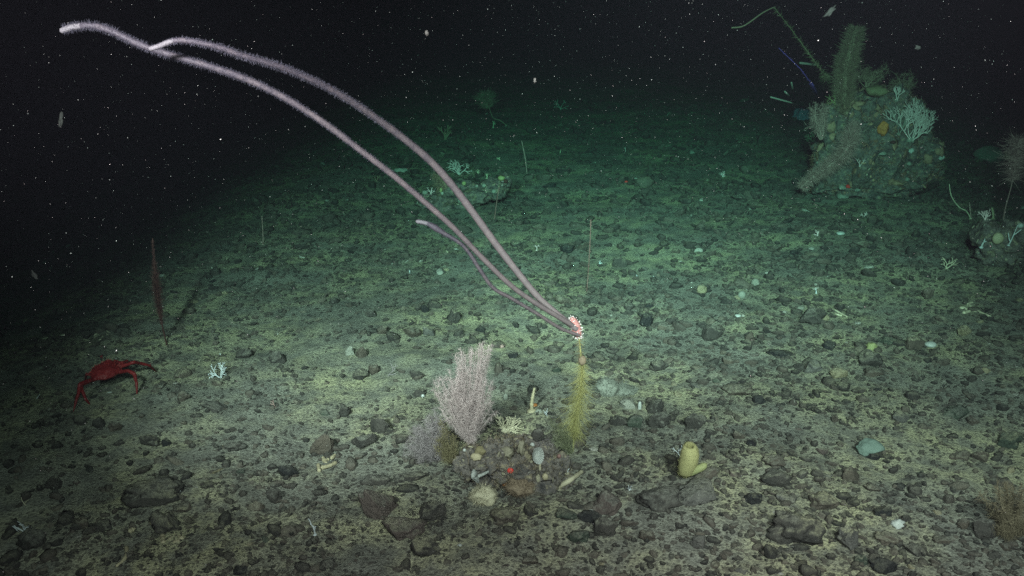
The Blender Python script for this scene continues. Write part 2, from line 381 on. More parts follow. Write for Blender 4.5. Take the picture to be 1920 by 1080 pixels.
ST = [
 (540,888,38,27,'stone_black','black brick-shaped stone lying among small brown stones, below the pink bushy coral\'s side',-22,6),
 (482,951,31,21,'stone_brown','flat brown oval stone just below the black brick-shaped stone'),
 (513,936,31,30,'stone_dark','dark rounded stone between the brown oval and the black brick-shaped stone'),
 (605,836,42,52,'stone_brown','tall brown stone standing behind the heap of tan tube rubble'),
 (311,984,68,46,'stone_dark','big dark domed boulder beside crumbled tan tubes, low in the dim corner'),
 (285,928,112,46,'stone_dark','broad dark rock ledge above the domed boulder in the dim corner'),
 (346,950,46,20,'stone_brown','small brown slab at the end of the broad dark ledge'),
 (60,1012,56,38,'stone_dark','dark lump carrying the small white coral at the picture\'s lower left edge'),
 (104,906,33,33,'stone_dark','dark round stone alone on dim sand below the crab\'s front leg'),
 (196,990,42,26,'stone_dark','dark low stone left of the domed boulder'),
 (155,985,34,26,'stone_brown','brown low stone next to the dark low stone in the dim corner'),
 (312,832,19,19,'stone_black','small black ball-shaped stone below the crab'),
 (282,828,40,28,'stone_dark','dark rough stone touching the small black ball-shaped stone'),
 (443,836,46,21,'stone_dark','dark slab streaked with a pale line, with a tan chip at its end'),
 (344,746,30,23,'stone_brown','brown stone below the small white coral beside the crab'),
 (405,764,62,19,'stone_dark','long dark log-shaped rock lying slantwise below the small white coral',-24),
 (152,790,26,24,'stone_dark','dark oval stone under the crab\'s long front leg, with a pale speck',0),
 (187,793,24,32,'stone_dark','upright dark oval in the row of stones under the crab'),
 (217,800,22,24,'stone_brown','last brownish oval in the row of stones under the crab'),
 (97,792,32,20,'stone_dark','dark flat stone outermost in the row of stones under the crab'),
 (345,700,33,19,'stone_brown','flat brown disc of stone between crab and small white coral'),
 (455,667,36,26,'stone_dark','dark stone up and beside the small white coral near the crab'),
 (522,675,32,28,'stone_dark','dark angular stone in yellowish silt, midway between crab and pink bush',10),
 (612,1056,36,18,'stone_dark','dark flat stone near the bottom edge, below the small white upright coral'),
 (452,1068,34,22,'stone_black','black stone at the bottom edge with a rounded top'),
 (705,946,86,66,'stone_red','big wedge-shaped reddish-black boulder with a dark front face',-18,5),
 (792,1024,68,44,'stone_dark','long dark block tilted up towards the centre, near the bottom edge',-24,5),
 (752,985,96,52,'stone_red','low dusty reddish mound of rock behind the long tilted block'),
 (815,958,56,40,'stone_dark','dark crumbly stone on the low reddish mound'),
 (950,965,62,36,'stone_brown','dusty brown stone just below the encrusted dark rock'),
 (1083,1003,46,32,'stone_green','greenish rounded stone next to a dark brown block near the bottom'),
 (1133,991,48,42,'stone_dark','dark brown block leaning on the greenish rounded stone'),
 (1062,967,44,22,'stone_green','dark green flat stone above the greenish rounded stone'),
 (1106,970,46,24,'stone_black','black jagged stone with a white ring-shaped shell on it'),
 (1138,944,62,50,'stone_red','reddish flat-topped rock with one bare steep side',12,5),
 (1214,1006,33,27,'stone_brown','dark brown wedge stone on sand right of the dark brown block',15),
 (1238,930,92,52,'stone_dark','wide dark rough rock left of the rock under the yellow sponge'),
 (1308,925,92,50,'stone_grey','broad grey rock with a bright ridge, in front of the yellow sponge'),
 (1322,894,54,24,'stone_brown','brown slab lying right under the yellow sponge',18),
 (997,1051,38,17,'stone_brown','small brown flat stone at the bottom centre'),
 (1190,792,34,30,'stone_green','round mossy green stone in front of the white knobbly stone'),
 (1236,789,44,38,'stone_dark','dark squarish stone right of the mossy green stone'),
 (1160,790,40,26,'stone_dark','dark crusted stone between yellow bottlebrush coral and mossy green stone',20),
 (1228,764,40,30,'stone_dark','dark tilted stone carrying a tiny red brittle star',25,5),
 (1180,757,34,25,'stone_pale','white knobbly stone right of the pale fuzzy sponge'),
 (715,800,38,44,'stone_dark','dark upright stone in the heap beside the greyish pink bush',0),
 (685,828,48,30,'stone_dark','dark dusty stone at the outer end of the heap beside the greyish pink bush'),
 (700,900,66,26,'stone_dark','long low dark rock with whitish crust below the greyish pink bush'),
 (770,893,64,24,'stone_dark','dark low rock leading up to the encrusted rock'),
 (1488,988,104,68,'stone_dark','largest dark dusty boulder in the lower part, with a pale crust patch'),
 (1593,1013,47,47,'stone_grey','round grey cobble next to the largest dusty boulder'),
 (1655,1062,52,34,'stone_black','black rough stone cut by the bottom edge'),
 (1412,937,36,31,'stone_black','shiny black oval stone with pale speckles',-15),
 (1452,899,60,38,'stone_dark','dark broad stone with a brown cap stone behind it'),
 (1450,866,46,26,'stone_brown','brown cap stone resting behind the dark broad stone'),
 (1593,893,38,37,'stone_brown','brown cube-like stone in yellow silt below the teal sponge',0,5),
 (1635,917,32,18,'stone_brown','small brown lens-shaped stone down from the cube-like stone',-14),
 (1545,937,58,36,'stone_brown','brown lumpy stone up from the largest dusty boulder'),
 (1310,1019,31,32,'stone_grey','greyish stone alone near the bottom, below the yellow sponge'),
 (1472,936,46,20,'stone_grey','pale grey flat stone between shiny black oval and brown lumpy stone',-6),
 (1420,751,31,20,'stone_black','shiny greenish-black egg-shaped stone in the lit gravel'),
 (1385,734,54,24,'stone_brown','brown flat stone behind the shiny egg-shaped stone'),
 (1300,795,44,38,'stone_dark','dark dusty stone above and beside the yellow sponge'),
 (1382,820,28,24,'stone_brown','small dark brown stone with a squarish face right above the slab by the sponge'),
 (1409,832,21,20,'stone_black','small black stone right of the yellow sponge'),
 (1688,783,32,24,'stone_grey','grey-brown round stone above the teal sponge'),
 (1638,851,36,15,'stone_black','black flat stone pinned under the teal sponge'),
 (1565,786,14,22,'stone_brown','small upright brown stone up left of the teal sponge'),
 (1798,852,44,24,'stone_brown','brown ridged stone in a pair at the dim side'),
 (1836,856,32,30,'stone_brown','squarer brown stone in a pair at the dim side'),
 (1888,826,54,34,'stone_green','smooth dark green slab at the dim side edge',20),
 (1795,774,62,24,'stone_green','long smooth dark slab above the brown pair',16),
 (1826,788,28,22,'stone_brown','brown angular stone at the end of the long smooth slab',20),
 (1838,992,52,48,'stone_dark','dark block beside the brown bushy coral at the edge'),
 (1805,985,22,22,'stone_brown','small brown stone leaning at the dark block by the brown bush'),
 (1718,1030,44,26,'stone_dark','dark rounded stone at the lower right, below pale crust'),
 (1660,1008,52,28,'stone_brown','brown lumpy stone right of the round grey cobble'),
 (1615,1050,30,26,'stone_green','olive stone between the round grey cobble and the black cut-off stone'),
 (1655,965,36,22,'stone_black','bluish-black double-humped stone above the brown lumpy stones'),
 (1518,596,58,40,'stone_dark','big smooth dark grey cobble with white specks in the middle gravel'),
 (1335,628,46,34,'stone_dark','dark dusty cobble in the bright middle gravel, above the broad wedge'),
 (1406,634,20,26,'stone_brown','brown upright stone right of the dark dusty cobble'),
 (1462,662,56,15,'stone_black','thin black slab lying flat like a wedge with a shadow gap'),
 (1555,651,26,24,'stone_black','black rounded stone right of the thin black slab'),
 (1665,639,42,22,'stone_green','smooth dark green flat cobble near the white shell'),
 (1715,647,34,32,'stone_brown','round brown stone touching the white shell'),
 (1628,674,52,36,'stone_dark','large dark hump of stone below the green flat cobble'),
 (1525,691,42,28,'stone_grey','grey dusty stone below the black rounded stone'),
 (1640,697,40,20,'stone_brown','brown flat stone in front of the large dark hump'),
 (1580,728,36,20,'stone_dark','dark low stone in yellow silt below the grey dusty stone'),
 (1806,621,31,25,'stone_tan','tan round stone below the broken cream coral'),
 (1570,702,34,24,'stone_tan','tan blocky stone beside the brown flat stone'),
 (1490,475,19,12,'stone_black','small black glossy stone in the upper right gravel'),
 (1453,466,32,16,'stone_brown','brown lumpy stone beside the small black glossy one'),
 (1615,458,40,18,'stone_brown','wide brown stone in the dim gravel before the big encrusted boulder'),
 (1740,553,24,30,'stone_brown','upright brown stone in dim gravel below the cream twig coral'),
 (1210,603,31,28,'stone_black','black angular stone right of the whip coral\'s root, larger of two',0,5),
 (1215,574,20,16,'stone_black','small black glossy stone above the larger angular one'),
 (1180,577,22,16,'stone_dark','small dark stone left of the black glossy stone'),
 (1245,613,40,16,'stone_brown','flat brown slab reaching from the black angular stone'),
 (1232,686,42,26,'stone_dark','dark cobble with a white speck, up from the white knobbly stone'),
 (1150,655,30,20,'stone_dark','dark dusty stone right of the yellow bottlebrush\'s bare top'),
 (1055,565,42,20,'stone_brown','brown log-like stone behind the whip coral\'s root',-20),
 (1062,468,30,19,'stone_black','glossy black angular stone behind the whips',14,5),
 (1165,493,33,24,'stone_dark','dark round speckled stone in the green gravel behind',0),
 (1093,462,26,18,'stone_brown','brown stone right of the glossy black angular stone'),
 (1010,427,26,15,'stone_brown','brown flat stone farther behind the whips'),
 (968,460,22,15,'stone_dark','dark stone just right of the tallest whip'),
 (1030,350,26,13,'stone_black','black pointed stone in the far green gravel',18,5),
 (797,583,16,22,'stone_black','shiny black upright stone in the bright silt under the whips'),
 (783,580,16,16,'stone_dark','dark stone touching the shiny black upright one'),
 (695,590,23,20,'stone_dark','dark round stone left of the shiny black upright one'),
 (851,597,27,32,'stone_dark','tall rough dark stone under the shortest whip',0),
 (774,624,38,20,'stone_brown','long brown stone in a row of three',-6),
 (805,622,26,26,'stone_grey','greyish brown stone ending the row of three',15),
 (718,622,21,19,'stone_brown','brown stone starting the row of three'),
 (663,624,23,15,'stone_dark','dark low stone left of the row of three'),
 (901,619,19,13,'stone_black','small black glossy stone between row of three and whip root'),
 (655,662,19,26,'stone_pale','pale speckled grey upright stone left of the pink bush'),
 (680,665,26,26,'stone_brown','brown stone touching the pale speckled one'),
 (674,705,34,22,'stone_dark','dark stone below the pale speckled one'),
 (700,695,24,24,'stone_brown','brown upright stone beside the dark one below the pale speckled one'),
 (644,775,24,26,'stone_dark','dark stone with a white dot left of the greyish pink bush'),
 (785,735,28,22,'stone_dark','dark stone with a white bead, left of the pink bush'),
 (962,672,20,14,'stone_black','black stone between the pink bush and the yellow bottlebrush'),
 (1385,372,30,14,'stone_dark','dark low stone on the green seabed, far behind',0),
 (1285,378,26,13,'stone_dark','dark stone on the far green seabed before the encrusted boulder'),
 (1415,385,34,15,'stone_brown','brown low stone nearest the encrusted boulder\'s outer foot'),
 (1250,275,26,12,'stone_dark','farthest dark stone on the green slope'),
]
for row in ST:
    roll = row[6] if len(row) > 6 else 0; cuts = row[7] if len(row) > 7 else 3
    stone(*row[:6], roll=roll, cuts=cuts)

# stones sunk in the silt, pieces of the seabed
def sunk_stones(n):
    meshes = []
    for i in range(14):
        v, f = rock_shape(3, .42, 1.5, 900 + i, 5); v = v / np.abs(v).max(0)
        me = bpy.data.meshes.new('embedded_stone'); me.from_pydata(v.tolist(), [], f)
        me.polygons.foreach_set('use_smooth', np.ones(len(f), bool)); me.materials.append(M['stone_dark']); meshes.append(me)
    mats = ['stone_dark'] * 5 + ['stone_brown'] * 5 + ['stone_black'] * 2 + ['stone_grey', 'stone_red', 'stone_green', 'stone_tan']
    taken = [(r[0], r[1], max(r[2], r[3])) for r in ST]; k = 0; tries = 0
    while k < n and tries < 20000:
        tries += 1
        px = RNG.uniform(-60, 1980); py = 150 + 950 * RNG.uniform() ** .75
        g = G(px, py); d = float(fbm(g[0], g[1], .9, 3, 77))
        if RNG.uniform() > .5 + 2.4 * d + .25 * (px > 1100): continue
        s = RNG.uniform(12, 30) * (.35 + .65 * py / 1080) * (1.25 if px > 1200 else 1)
        if any(abs(px - t[0]) < (s + t[2]) * .55 and abs(py - t[1]) < (s + t[2]) * .42 for t in taken): continue
        taken.append((px, py, s)); k += 1
        m = mpp(g); r = s * .5 * m
        o = bpy.data.objects.new('embedded_stone', meshes[int(RNG.integers(14))]); COL.objects.link(o); o.parent = seabed
        rz = r * RNG.uniform(.4, .75)
        o.scale = (r * RNG.uniform(.9, 1.25), r * RNG.uniform(.65, 1), rz); o.rotation_euler = (RNG.normal(0, .25), RNG.normal(0, .3), RNG.uniform(0, 6.28))
        o.location = (g[0], g[1], float(surf(g[0], g[1])) + rz * RNG.uniform(-.25, .25))
        o.material_slots[0].link = 'OBJECT'; o.material_slots[0].material = M[mats[int(RNG.integers(len(mats)))]]
sunk_stones(290)
# ------------------------------------------------------------------ living materials
def organic(name, c1, c2, rough=.7, trans=.25, noise_scale=60, bumpy=.3):
    """c1 to c2 by the strand's own tone and a fine noise; a little light passes through thin tissue"""
    m, nt, b = nodes(name)
    at = N(nt, 'ShaderNodeAttribute', attribute_name='tone')
    n = tex(nt, noise_scale, 4, .65, coord='World')
    ad = N(nt, 'ShaderNodeMath', operation='MULTIPLY_ADD'); nt.links.new(n, ad.inputs[0]); ad.inputs[1].default_value = .8
    sb = N(nt, 'ShaderNodeMath', operation='SUBTRACT'); nt.links.new(at.outputs['Fac'], sb.inputs[0]); sb.inputs[1].default_value = .4
    nt.links.new(sb.outputs[0], ad.inputs[2])
    c = mixc(nt, ad.outputs[0], c1, c2)
    nt.links.new(c, b.inputs['Base Color']); b.inputs['Roughness'].default_value = rough; b.inputs['Specular IOR Level'].default_value = .2
    if bumpy: bump(nt, b, tex(nt, noise_scale * 4, 3, .6, coord='World'), bumpy, .003)
    if trans:
        tb = N(nt, 'ShaderNodeBsdfTranslucent'); nt.links.new(c, tb.inputs[0]); mx = N(nt, 'ShaderNodeMixShader'); mx.inputs[0].default_value = trans
        nt.links.new(b.outputs[0], mx.inputs[1]); nt.links.new(tb.outputs[0], mx.inputs[2]); nt.links.new(mx.outputs[0], nt.nodes['Material Output'].inputs[0])
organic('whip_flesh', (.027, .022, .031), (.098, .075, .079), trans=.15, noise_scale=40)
organic('whip_fringe', (.024, .022, .034), (.052, .048, .070), trans=.4)
organic('whip_tip', (.055, .048, .057), (.088, .080, .094), trans=.2)
organic('pink_knob', (.24, .085, .085), (.34, .16, .15), trans=.1, noise_scale=150)
organic('white_polyp', (.40, .33, .33), (.52, .46, .46), trans=.1)
organic('yellow_brush', (.24, .225, .085), (.40, .375, .165), trans=.35)
organic('olive_brush', (.13, .11, .065), (.235, .20, .115), trans=.35)
organic('green_brush', (.10, .11, .065), (.18, .195, .115), trans=.35)
organic('pink_bush', (.30, .23, .228), (.51, .42, .42), trans=.35)
organic('grey_bush', (.20, .17, .175), (.36, .31, .32), trans=.35)
organic('white_coral', (.30, .31, .32), (.46, .48, .50), trans=.1)
organic('cream_coral', (.27, .24, .17), (.44, .40, .29), trans=.1)
organic('far_plume', (.16, .115, .08), (.27, .20, .14), trans=.3)
organic('far_mauve', (.26, .16, .145), (.40, .27, .245), trans=.3)
organic('purple_whip', (.08, .03, .22), (.15, .07, .34), trans=.2)
organic('yellow_sponge', (.16, .145, .062), (.36, .335, .165), trans=.05, noise_scale=170, bumpy=.8)
organic('teal_sponge', (.075, .105, .09), (.125, .16, .14), trans=.0, noise_scale=50, bumpy=.8)
organic('pale_sponge', (.12, .125, .105), (.23, .23, .20), trans=.1, noise_scale=90, bumpy=.8)
organic('lime_sponge', (.14, .145, .065), (.24, .245, .115), trans=.05, bumpy=.8)
organic('blue_sponge', (.16, .20, .34), (.24, .30, .46), trans=.3)
organic('red_anemone', (.36, .02, .018), (.50, .05, .04), trans=.0, rough=.3, bumpy=0)
organic('orange_crust', (.26, .09, .025), (.36, .15, .045), trans=.0)
organic('tan_fuzz', (.16, .12, .085), (.27, .205, .145), trans=.3)
organic('brown_fuzz', (.11, .09, .06), (.20, .165, .11), trans=.3)
organic('red_whip', (.028, .012, .011), (.06, .024, .021), trans=.1)
organic('rose_whip', (.10, .055, .05), (.19, .105, .095), trans=.1)
organic('crab_shell', (.10, .008, .009), (.27, .032, .028), trans=.0, rough=.5, noise_scale=45, bumpy=.6)
organic('rose_pen', (.14, .085, .08), (.24, .16, .15), trans=.3)
organic('flake', (.04, .035, .035), (.10, .09, .088), trans=.5)
organic('rust_fuzz', (.22, .11, .07), (.36, .20, .13), trans=.3)
organic('rust_crust', (.11, .065, .045), (.30, .20, .13), trans=.0, noise_scale=35, bumpy=1.0)
organic('far_white', (.34, .26, .255), (.50, .40, .39), trans=.1)
organic('tan_tube', (.19, .16, .105), (.30, .26, .175), trans=.0)
organic('shell_white', (.22, .225, .215), (.32, .325, .31), trans=.0, rough=.4)
organic('encrusting', (.06, .052, .04), (.20, .18, .13), trans=.0, noise_scale=35, bumpy=1.0)
organic('cup_white', (.17, .175, .165), (.30, .305, .29), trans=.05, bumpy=.5)
organic('snow', (.13, .13, .13), (.34, .34, .34), trans=.3, bumpy=0)

def interp(path, n):
    P = np.asarray(path, float); d = np.concatenate([[0], np.cumsum(np.linalg.norm(np.diff(P, axis=0), axis=1))]); d /= d[-1]
    # Catmull-Rom through the points
    t = np.linspace(0, 1, n); out = []
    for u in t:
        i = int(np.clip(np.searchsorted(d, u, side='right') - 1, 0, len(P) - 2)); f = (u - d[i]) / (d[i + 1] - d[i] + 1e-12)
        p0 = P[max(i - 1, 0)]; p1 = P[i]; p2 = P[i + 1]; p3 = P[min(i + 2, len(P) - 1)]
        out.append(.5 * ((2 * p1) + (-p0 + p2) * f + (2 * p0 - 5 * p1 + 4 * p2 - p3) * f ** 2 + (-p0 + 3 * p1 - 3 * p2 + p3) * f ** 3))
    return np.array(out)
def frame_of(P):
    T = np.gradient(P, axis=0); T /= np.linalg.norm(T, axis=1)[:, None] + 1e-9
    ref = np.array([.13, 1.0, .2]); A = np.cross(T, ref); A /= np.linalg.norm(A, axis=1)[:, None] + 1e-9
    return T, A, np.cross(T, A)
def brush_hairs(mb, P, radius, n, width, start=None, lean=.3, bend=.25, t0=0, t1=1, jitter=.35, tone=(.1, .9), seg=2, flat=None):
    """hairs standing off a stem: radius(t) is the hair length, start(t) where they begin"""
    T, A, B = frame_of(P); m = len(P)
    t = RNG.uniform(t0, t1, n); k = np.clip((t * (m - 1)).astype(int), 0, m - 2); f = (t * (m - 1) - k)[:, None]
    base = P[k] * (1 - f) + P[k + 1] * f
    th = RNG.uniform(0, 2 * np.pi, n)
    ca, sa = np.cos(th)[:, None], np.sin(th)[:, None]
    if flat is not None: sa = sa * flat
    R = A[k] * ca + B[k] * sa
    d = R + T[k] * (lean + RNG.normal(0, .18, n))[:, None] + RNG.normal(0, jitter * .4, (n, 3))
    L = np.array([radius(x) for x in t]) * RNG.uniform(1 - jitter, 1 + jitter * .4, n)
    if start is not None: base = base + R * np.array([start(x) for x in t])[:, None]
    return mb.hairs(base, d, L, width, bend, RNG.uniform(tone[0], tone[1], n), seg)

# placing on rocks: the first solid thing behind a pixel
from mathutils.bvhtree import BVHTree
ROCKS = []
def add_rock_bvh(o):
    mw = np.array(world_loc(o)); me = o.data
    v = [(np.array(x.co) + mw).tolist() for x in me.vertices]
    ROCKS.append(BVHTree.FromPolygons(v, [tuple(p.vertices) for p in me.polygons]))
def place(px, py):
    d = Vector(ray(px, py)); dn = d.normalized(); best = None
    for b in ROCKS:
        h = b.ray_cast(Vector(CAM), dn)
        if h[0] is not None and (best is None or h[3] < best[2]): best = (np.array(h[0]), np.array(h[1]), h[3])
    g = G(px, py); dg = np.linalg.norm(g - CAM)
    if best is not None and best[2] < dg + .02: return best[0], best[1]
    return g, np.array([0, 0, 1.0])

# generic branching coral: grows in the plane facing roughly the camera, with depth jitter
def fan_coral(mb, base, up, side, size, r0, levels=4, seed=1, spread=.55, kids=(2, 4), wig=.15, deep=.25, ratio=(.55, .8), sides=4, stems=1, taper=.72, curl=0, fanstep=.45):
    r = np.random.default_rng(seed); up = np.asarray(up, float); up /= np.linalg.norm(up); side = np.asarray(side, float); side /= np.linalg.norm(side)
    nrm = np.cross(side, up)
    def grow(p, ang, dz, L, rad, lv):
        n = 4; pts = [p]; a = ang; z = dz
        for i in range(n):
            a += r.normal(0, wig) - curl * math.sin(a); z += r.normal(0, wig * deep * 2)
            d = up * math.cos(a) + side * math.sin(a) + nrm * z * deep
            pts.append(pts[-1] + d / np.linalg.norm(d) * L / n)
        mb.tube(pts, np.linspace(rad, rad * taper, n + 1), sides, tone=r.uniform(.25, .95))
        if lv <= 0: return
        k = int(r.integers(kids[0], kids[1] + 1))
        for j in range(k):
            q = pts[int(r.integers(1, n + 1))] if j else pts[-1]
            s_ = 1 if (j % 2) else -1
            grow(q, a + s_ * abs(r.normal(spread, .18)) * (.55 if j == 0 else 1), z + r.normal(0, .5), L * r.uniform(*ratio), rad * taper, lv - 1)
    for k in range(stems):
        grow(np.asarray(base, float), r.normal(0, .15) + (k - (stems - 1) / 2) * fanstep, 0, size, r0, levels)
    return mb

def coral_thing(name, px, py, hpx, mat, label, cat='coral', group=None, seed=1, levels=3, thick=1.6, lean=0, spread=.6, kids=(2, 3), stems=1, base_off=0, on=None, deep=.4, wig=.15, first=.42, knob=True, part='branches', flat_lie=False):
    """a small branching coral: holdfast + branches, its foot at the pixel"""
    p, nrm = place(px, py) if on is None else on
    m = mpp(p); e = empty(name, p, label, cat, group)
    up = np.array([math.sin(lean), .0 if not flat_lie else .75, math.cos(lean)]); side = np.array([math.cos(lean), RNG.uniform(-.3, .3), -math.sin(lean)])
    mb = MB(); fan_coral(mb, p, up, side, hpx * m * first, thick * m, levels, seed, spread, kids, wig, deep, stems=stems)
    mb.build(part, mat, e)
    if knob:
        kb = MB(); kb.blob(p, np.array([2.2, 2.2, 1.3]) * thick * m * .9, 2, .3, 1.5, seed); kb.build('holdfast', mat, e)
    return e

# ------------------------------------------------------------------ encrusted rock in front, with its growths
def big_rock(name, blobs, mat, label, cat, y_of, group=None, sub=4, crust=None, rough=.24, freq=2.2):
    """blobs: (px, py, w, h, depth offset, depth radius) in pixels at the rock's distance; one welded rock mesh"""
    mb = MB(); b0 = blobs[0]; c0 = atY(b0[0], b0[1], y_of); m = mpp(c0)
    for i, (px, py, w_, h_, dy, ry) in enumerate(blobs):
        c = atY(px, py, y_of + dy * m)
        mb.blob(c, (w_ * .5 * m, ry * m, h_ * .5 * m / math.cos(PITCH)), sub, rough, freq, 40 + i * 3 + int(px), cuts=1)
    base = np.array([c0[0], y_of, float(ground_h(c0[0], y_of))])
    o = mb.build(name, mat, loc=base); tag(o, label, cat, group); add_rock_bvh(o)
    return o
def crust_on(o, n, size, mat, name='encrustation', seed=3, tone=(0, 1), up_only=False, hairy=False):
    """small growths too many to count, sitting on a rock's faces; one part of that rock"""
    r = np.random.default_rng(seed); me = o.data; L = world_loc(o)
    ar = np.array([p.area for p in me.polygons]); ii = r.choice(len(ar), n, p=ar / ar.sum())
    mb = MB()
    for i in ii:
        p = me.polygons[i]; c = np.array(p.center) + L; nn = np.array(p.normal)
        if nn[2] < -.3: continue
        s = size * r.uniform(.35, 1.0) ** 1.6
        v, f = rock_shape(2, .6, 1.9, int(r.integers(60)), 0)
        w_ = v * s * r.uniform(.6, 1.5, 3); w_ = w_ - np.outer(w_ @ nn, nn) * .62
        mb.add(c + w_ - nn * s * .05, f, r.uniform(*tone))
    q = mb.build(name, mat, o); q['kind'] = 'stuff'
    return q

def turf_on(o, n, lpx, mat, name='turf', seed=3, w=.8):
    """short fuzzy growth over a rock; one part of that rock"""
    r = np.random.default_rng(seed); me = o.data; L = world_loc(o)
    ar = np.array([p.area for p in me.polygons]); ce = np.array([p.center[:] for p in me.polygons]); nn = np.array([p.normal[:] for p in me.polygons])
    off = r.uniform(0, 9, 3); wt = np.array([max(0, mnoise.noise(Vector((q * 9 + off).tolist())) + .12) for q in ce]) * ar * (nn[:, 2] > -.2)
    ii = r.choice(len(ar), n, p=wt / wt.sum()); m = mpp(L)
    mb = MB(); mb.hairs(ce[ii] + L + r.normal(0, .003, (n, 3)), nn[ii] + r.normal(0, .5, (n, 3)), lpx * m * r.uniform(.4, 1.2, n), w * m, .4, r.uniform(0, 1, n))
    q = mb.build(name, mat, o); q['kind'] = 'stuff'; return q
YF = G(985, 925)[1]
front = big_rock('encrusted_rock', [(975, 880, 150, 92, 0, 62), (925, 868, 80, 72, -6, 42), (1035, 882, 74, 62, 6, 42), (985, 918, 105, 50, -20, 34), (888, 868, 74, 48, 12, 38), (990, 842, 74, 44, 20, 34), (952, 838, 44, 36, 8, 24), (1018, 846, 40, 34, 4, 24), (1052, 902, 44, 36, -4, 22), (912, 900, 44, 34, -16, 22), (1002, 932, 60, 26, -34, 20)],
    'rock_mottled', 'dark rock overgrown with corals, sponges and a red anemone, in the foreground centre', 'rock', YF + .08, sub=5, rough=.42, freq=2.7)
crust_on(front, 300, .014, 'encrusting', seed=4); turf_on(front, 3800, 9, 'tan_fuzz', 'brown_turf', 5, .55); turf_on(front, 3200, 8, 'grey_bush', 'grey_turf', 6, .5); turf_on(front, 2200, 9, 'olive_brush', 'olive_turf', 9, .55)
crust_on(front, 28, .006, 'cream_coral', 'pale_specks', seed=8)

def on_front(px, py): return place(px, py)

# pink bushy corals ------------------------------------------------
def bush(name, label, base_px, lobes, mat, y, nbr, nh, hair_px, wpx, seed, stem_mat=None, cat='coral', thick=.45, group=None, twig=1.1):
    """lobes: ellipses (px, py, rx, ry, weight) that the branch tips fill; all at distance y with real depth"""
    r = np.random.default_rng(seed)
    b = atY(base_px[0], base_px[1], y); m = mpp(b); e = empty(name, b, label, cat, group)
    tb = MB(); hb = MB(); wts = np.array([l[4] for l in lobes], float); wts /= wts.sum()
    bases = []; dirs = []; lens = []
    for i in range(nbr):
        l = lobes[r.choice(len(lobes), p=wts)]
        a = r.uniform(0, 2 * np.pi); q = math.sqrt(r.uniform(0, 1)) * .92
        tip = atY(l[0] + l[2] * q * math.cos(a), l[1] + l[3] * q * math.sin(a), y) + np.array([0, r.normal(0, thick) * l[2] * m, 0])
        mid = b * .45 + tip * .55 + r.normal(0, 4 * m, 3) + np.array([0, 0, 6 * m])
        P = interp([b, b * .75 + mid * .25 + r.normal(0, 2 * m, 3), mid, tip], 14)
        tb.tube(P, np.linspace(twig * m, .35 * m, 14), 4, tone=r.uniform(.2, .9), cap=False)
        k = nh // nbr; t = r.uniform(.2, 1.0, k) ** .7; j = np.clip((t * 13).astype(int), 0, 12); f = (t * 13 - j)[:, None]
        pos = P[j] * (1 - f) + P[j + 1] * f
        d = r.normal(0, 1, (k, 3)); d += (P[j + 1] - P[j]) / (np.linalg.norm(P[j + 1] - P[j], axis=1)[:, None] + 1e-9) * .15
        d /= np.linalg.norm(d, axis=1)[:, None]
        bases.append(pos); dirs.append(d); L = hair_px * m * r.uniform(.35, 1.1, k); lens.append(L)
        # second order twiglets from the hairs' middles
        pos2 = pos + d * (L * .55)[:, None]; d2 = d + r.normal(0, .8, (k, 3))
        bases.append(pos2); dirs.append(d2); lens.append(L * .6)
    B = np.vstack(bases); D = np.vstack(dirs); L = np.concatenate(lens)
    hb.hairs(B, D, L, wpx * m, .3, r.uniform(0, 1, len(B)), 2)
    tb.build('branches', stem_mat or mat, e); hb.build('fronds', mat, e)
    return e
YB = G(885, 868)[1]
bush('bushy_coral', 'tall pink bushy coral with feathery twigs beside the encrusted rock', (882, 838),
     [(890, 700, 45, 50, 3.2), (838, 722, 32, 32, 2.8), (858, 772, 42, 42, 2.4), (900, 770, 38, 46, 2.2), (870, 662, 18, 20, .8), (908, 657, 22, 18, 1)], 'pink_bush', YB, 130, 26000, 9, .36, 5, twig=.4)
bush('bushy_coral', 'lower greyish pink bushy coral spreading away from the encrusted rock', (832, 862),
     [(798, 826, 42, 42, 3), (772, 838, 22, 28, 1), (815, 792, 22, 22, 1)], 'grey_bush', YB + .03, 70, 12000, 10, .36, 6, twig=.4)
bush('olive_hydroid', 'olive brown feathery hydroid tuft between the two pink bushy corals', (848, 868),
     [(838, 838, 22, 34, 2), (828, 812, 14, 26, 1), (850, 810, 12, 20, .6)], 'olive_brush', YB - .03, 18, 1300, 12, .55, 7, cat='hydroid')

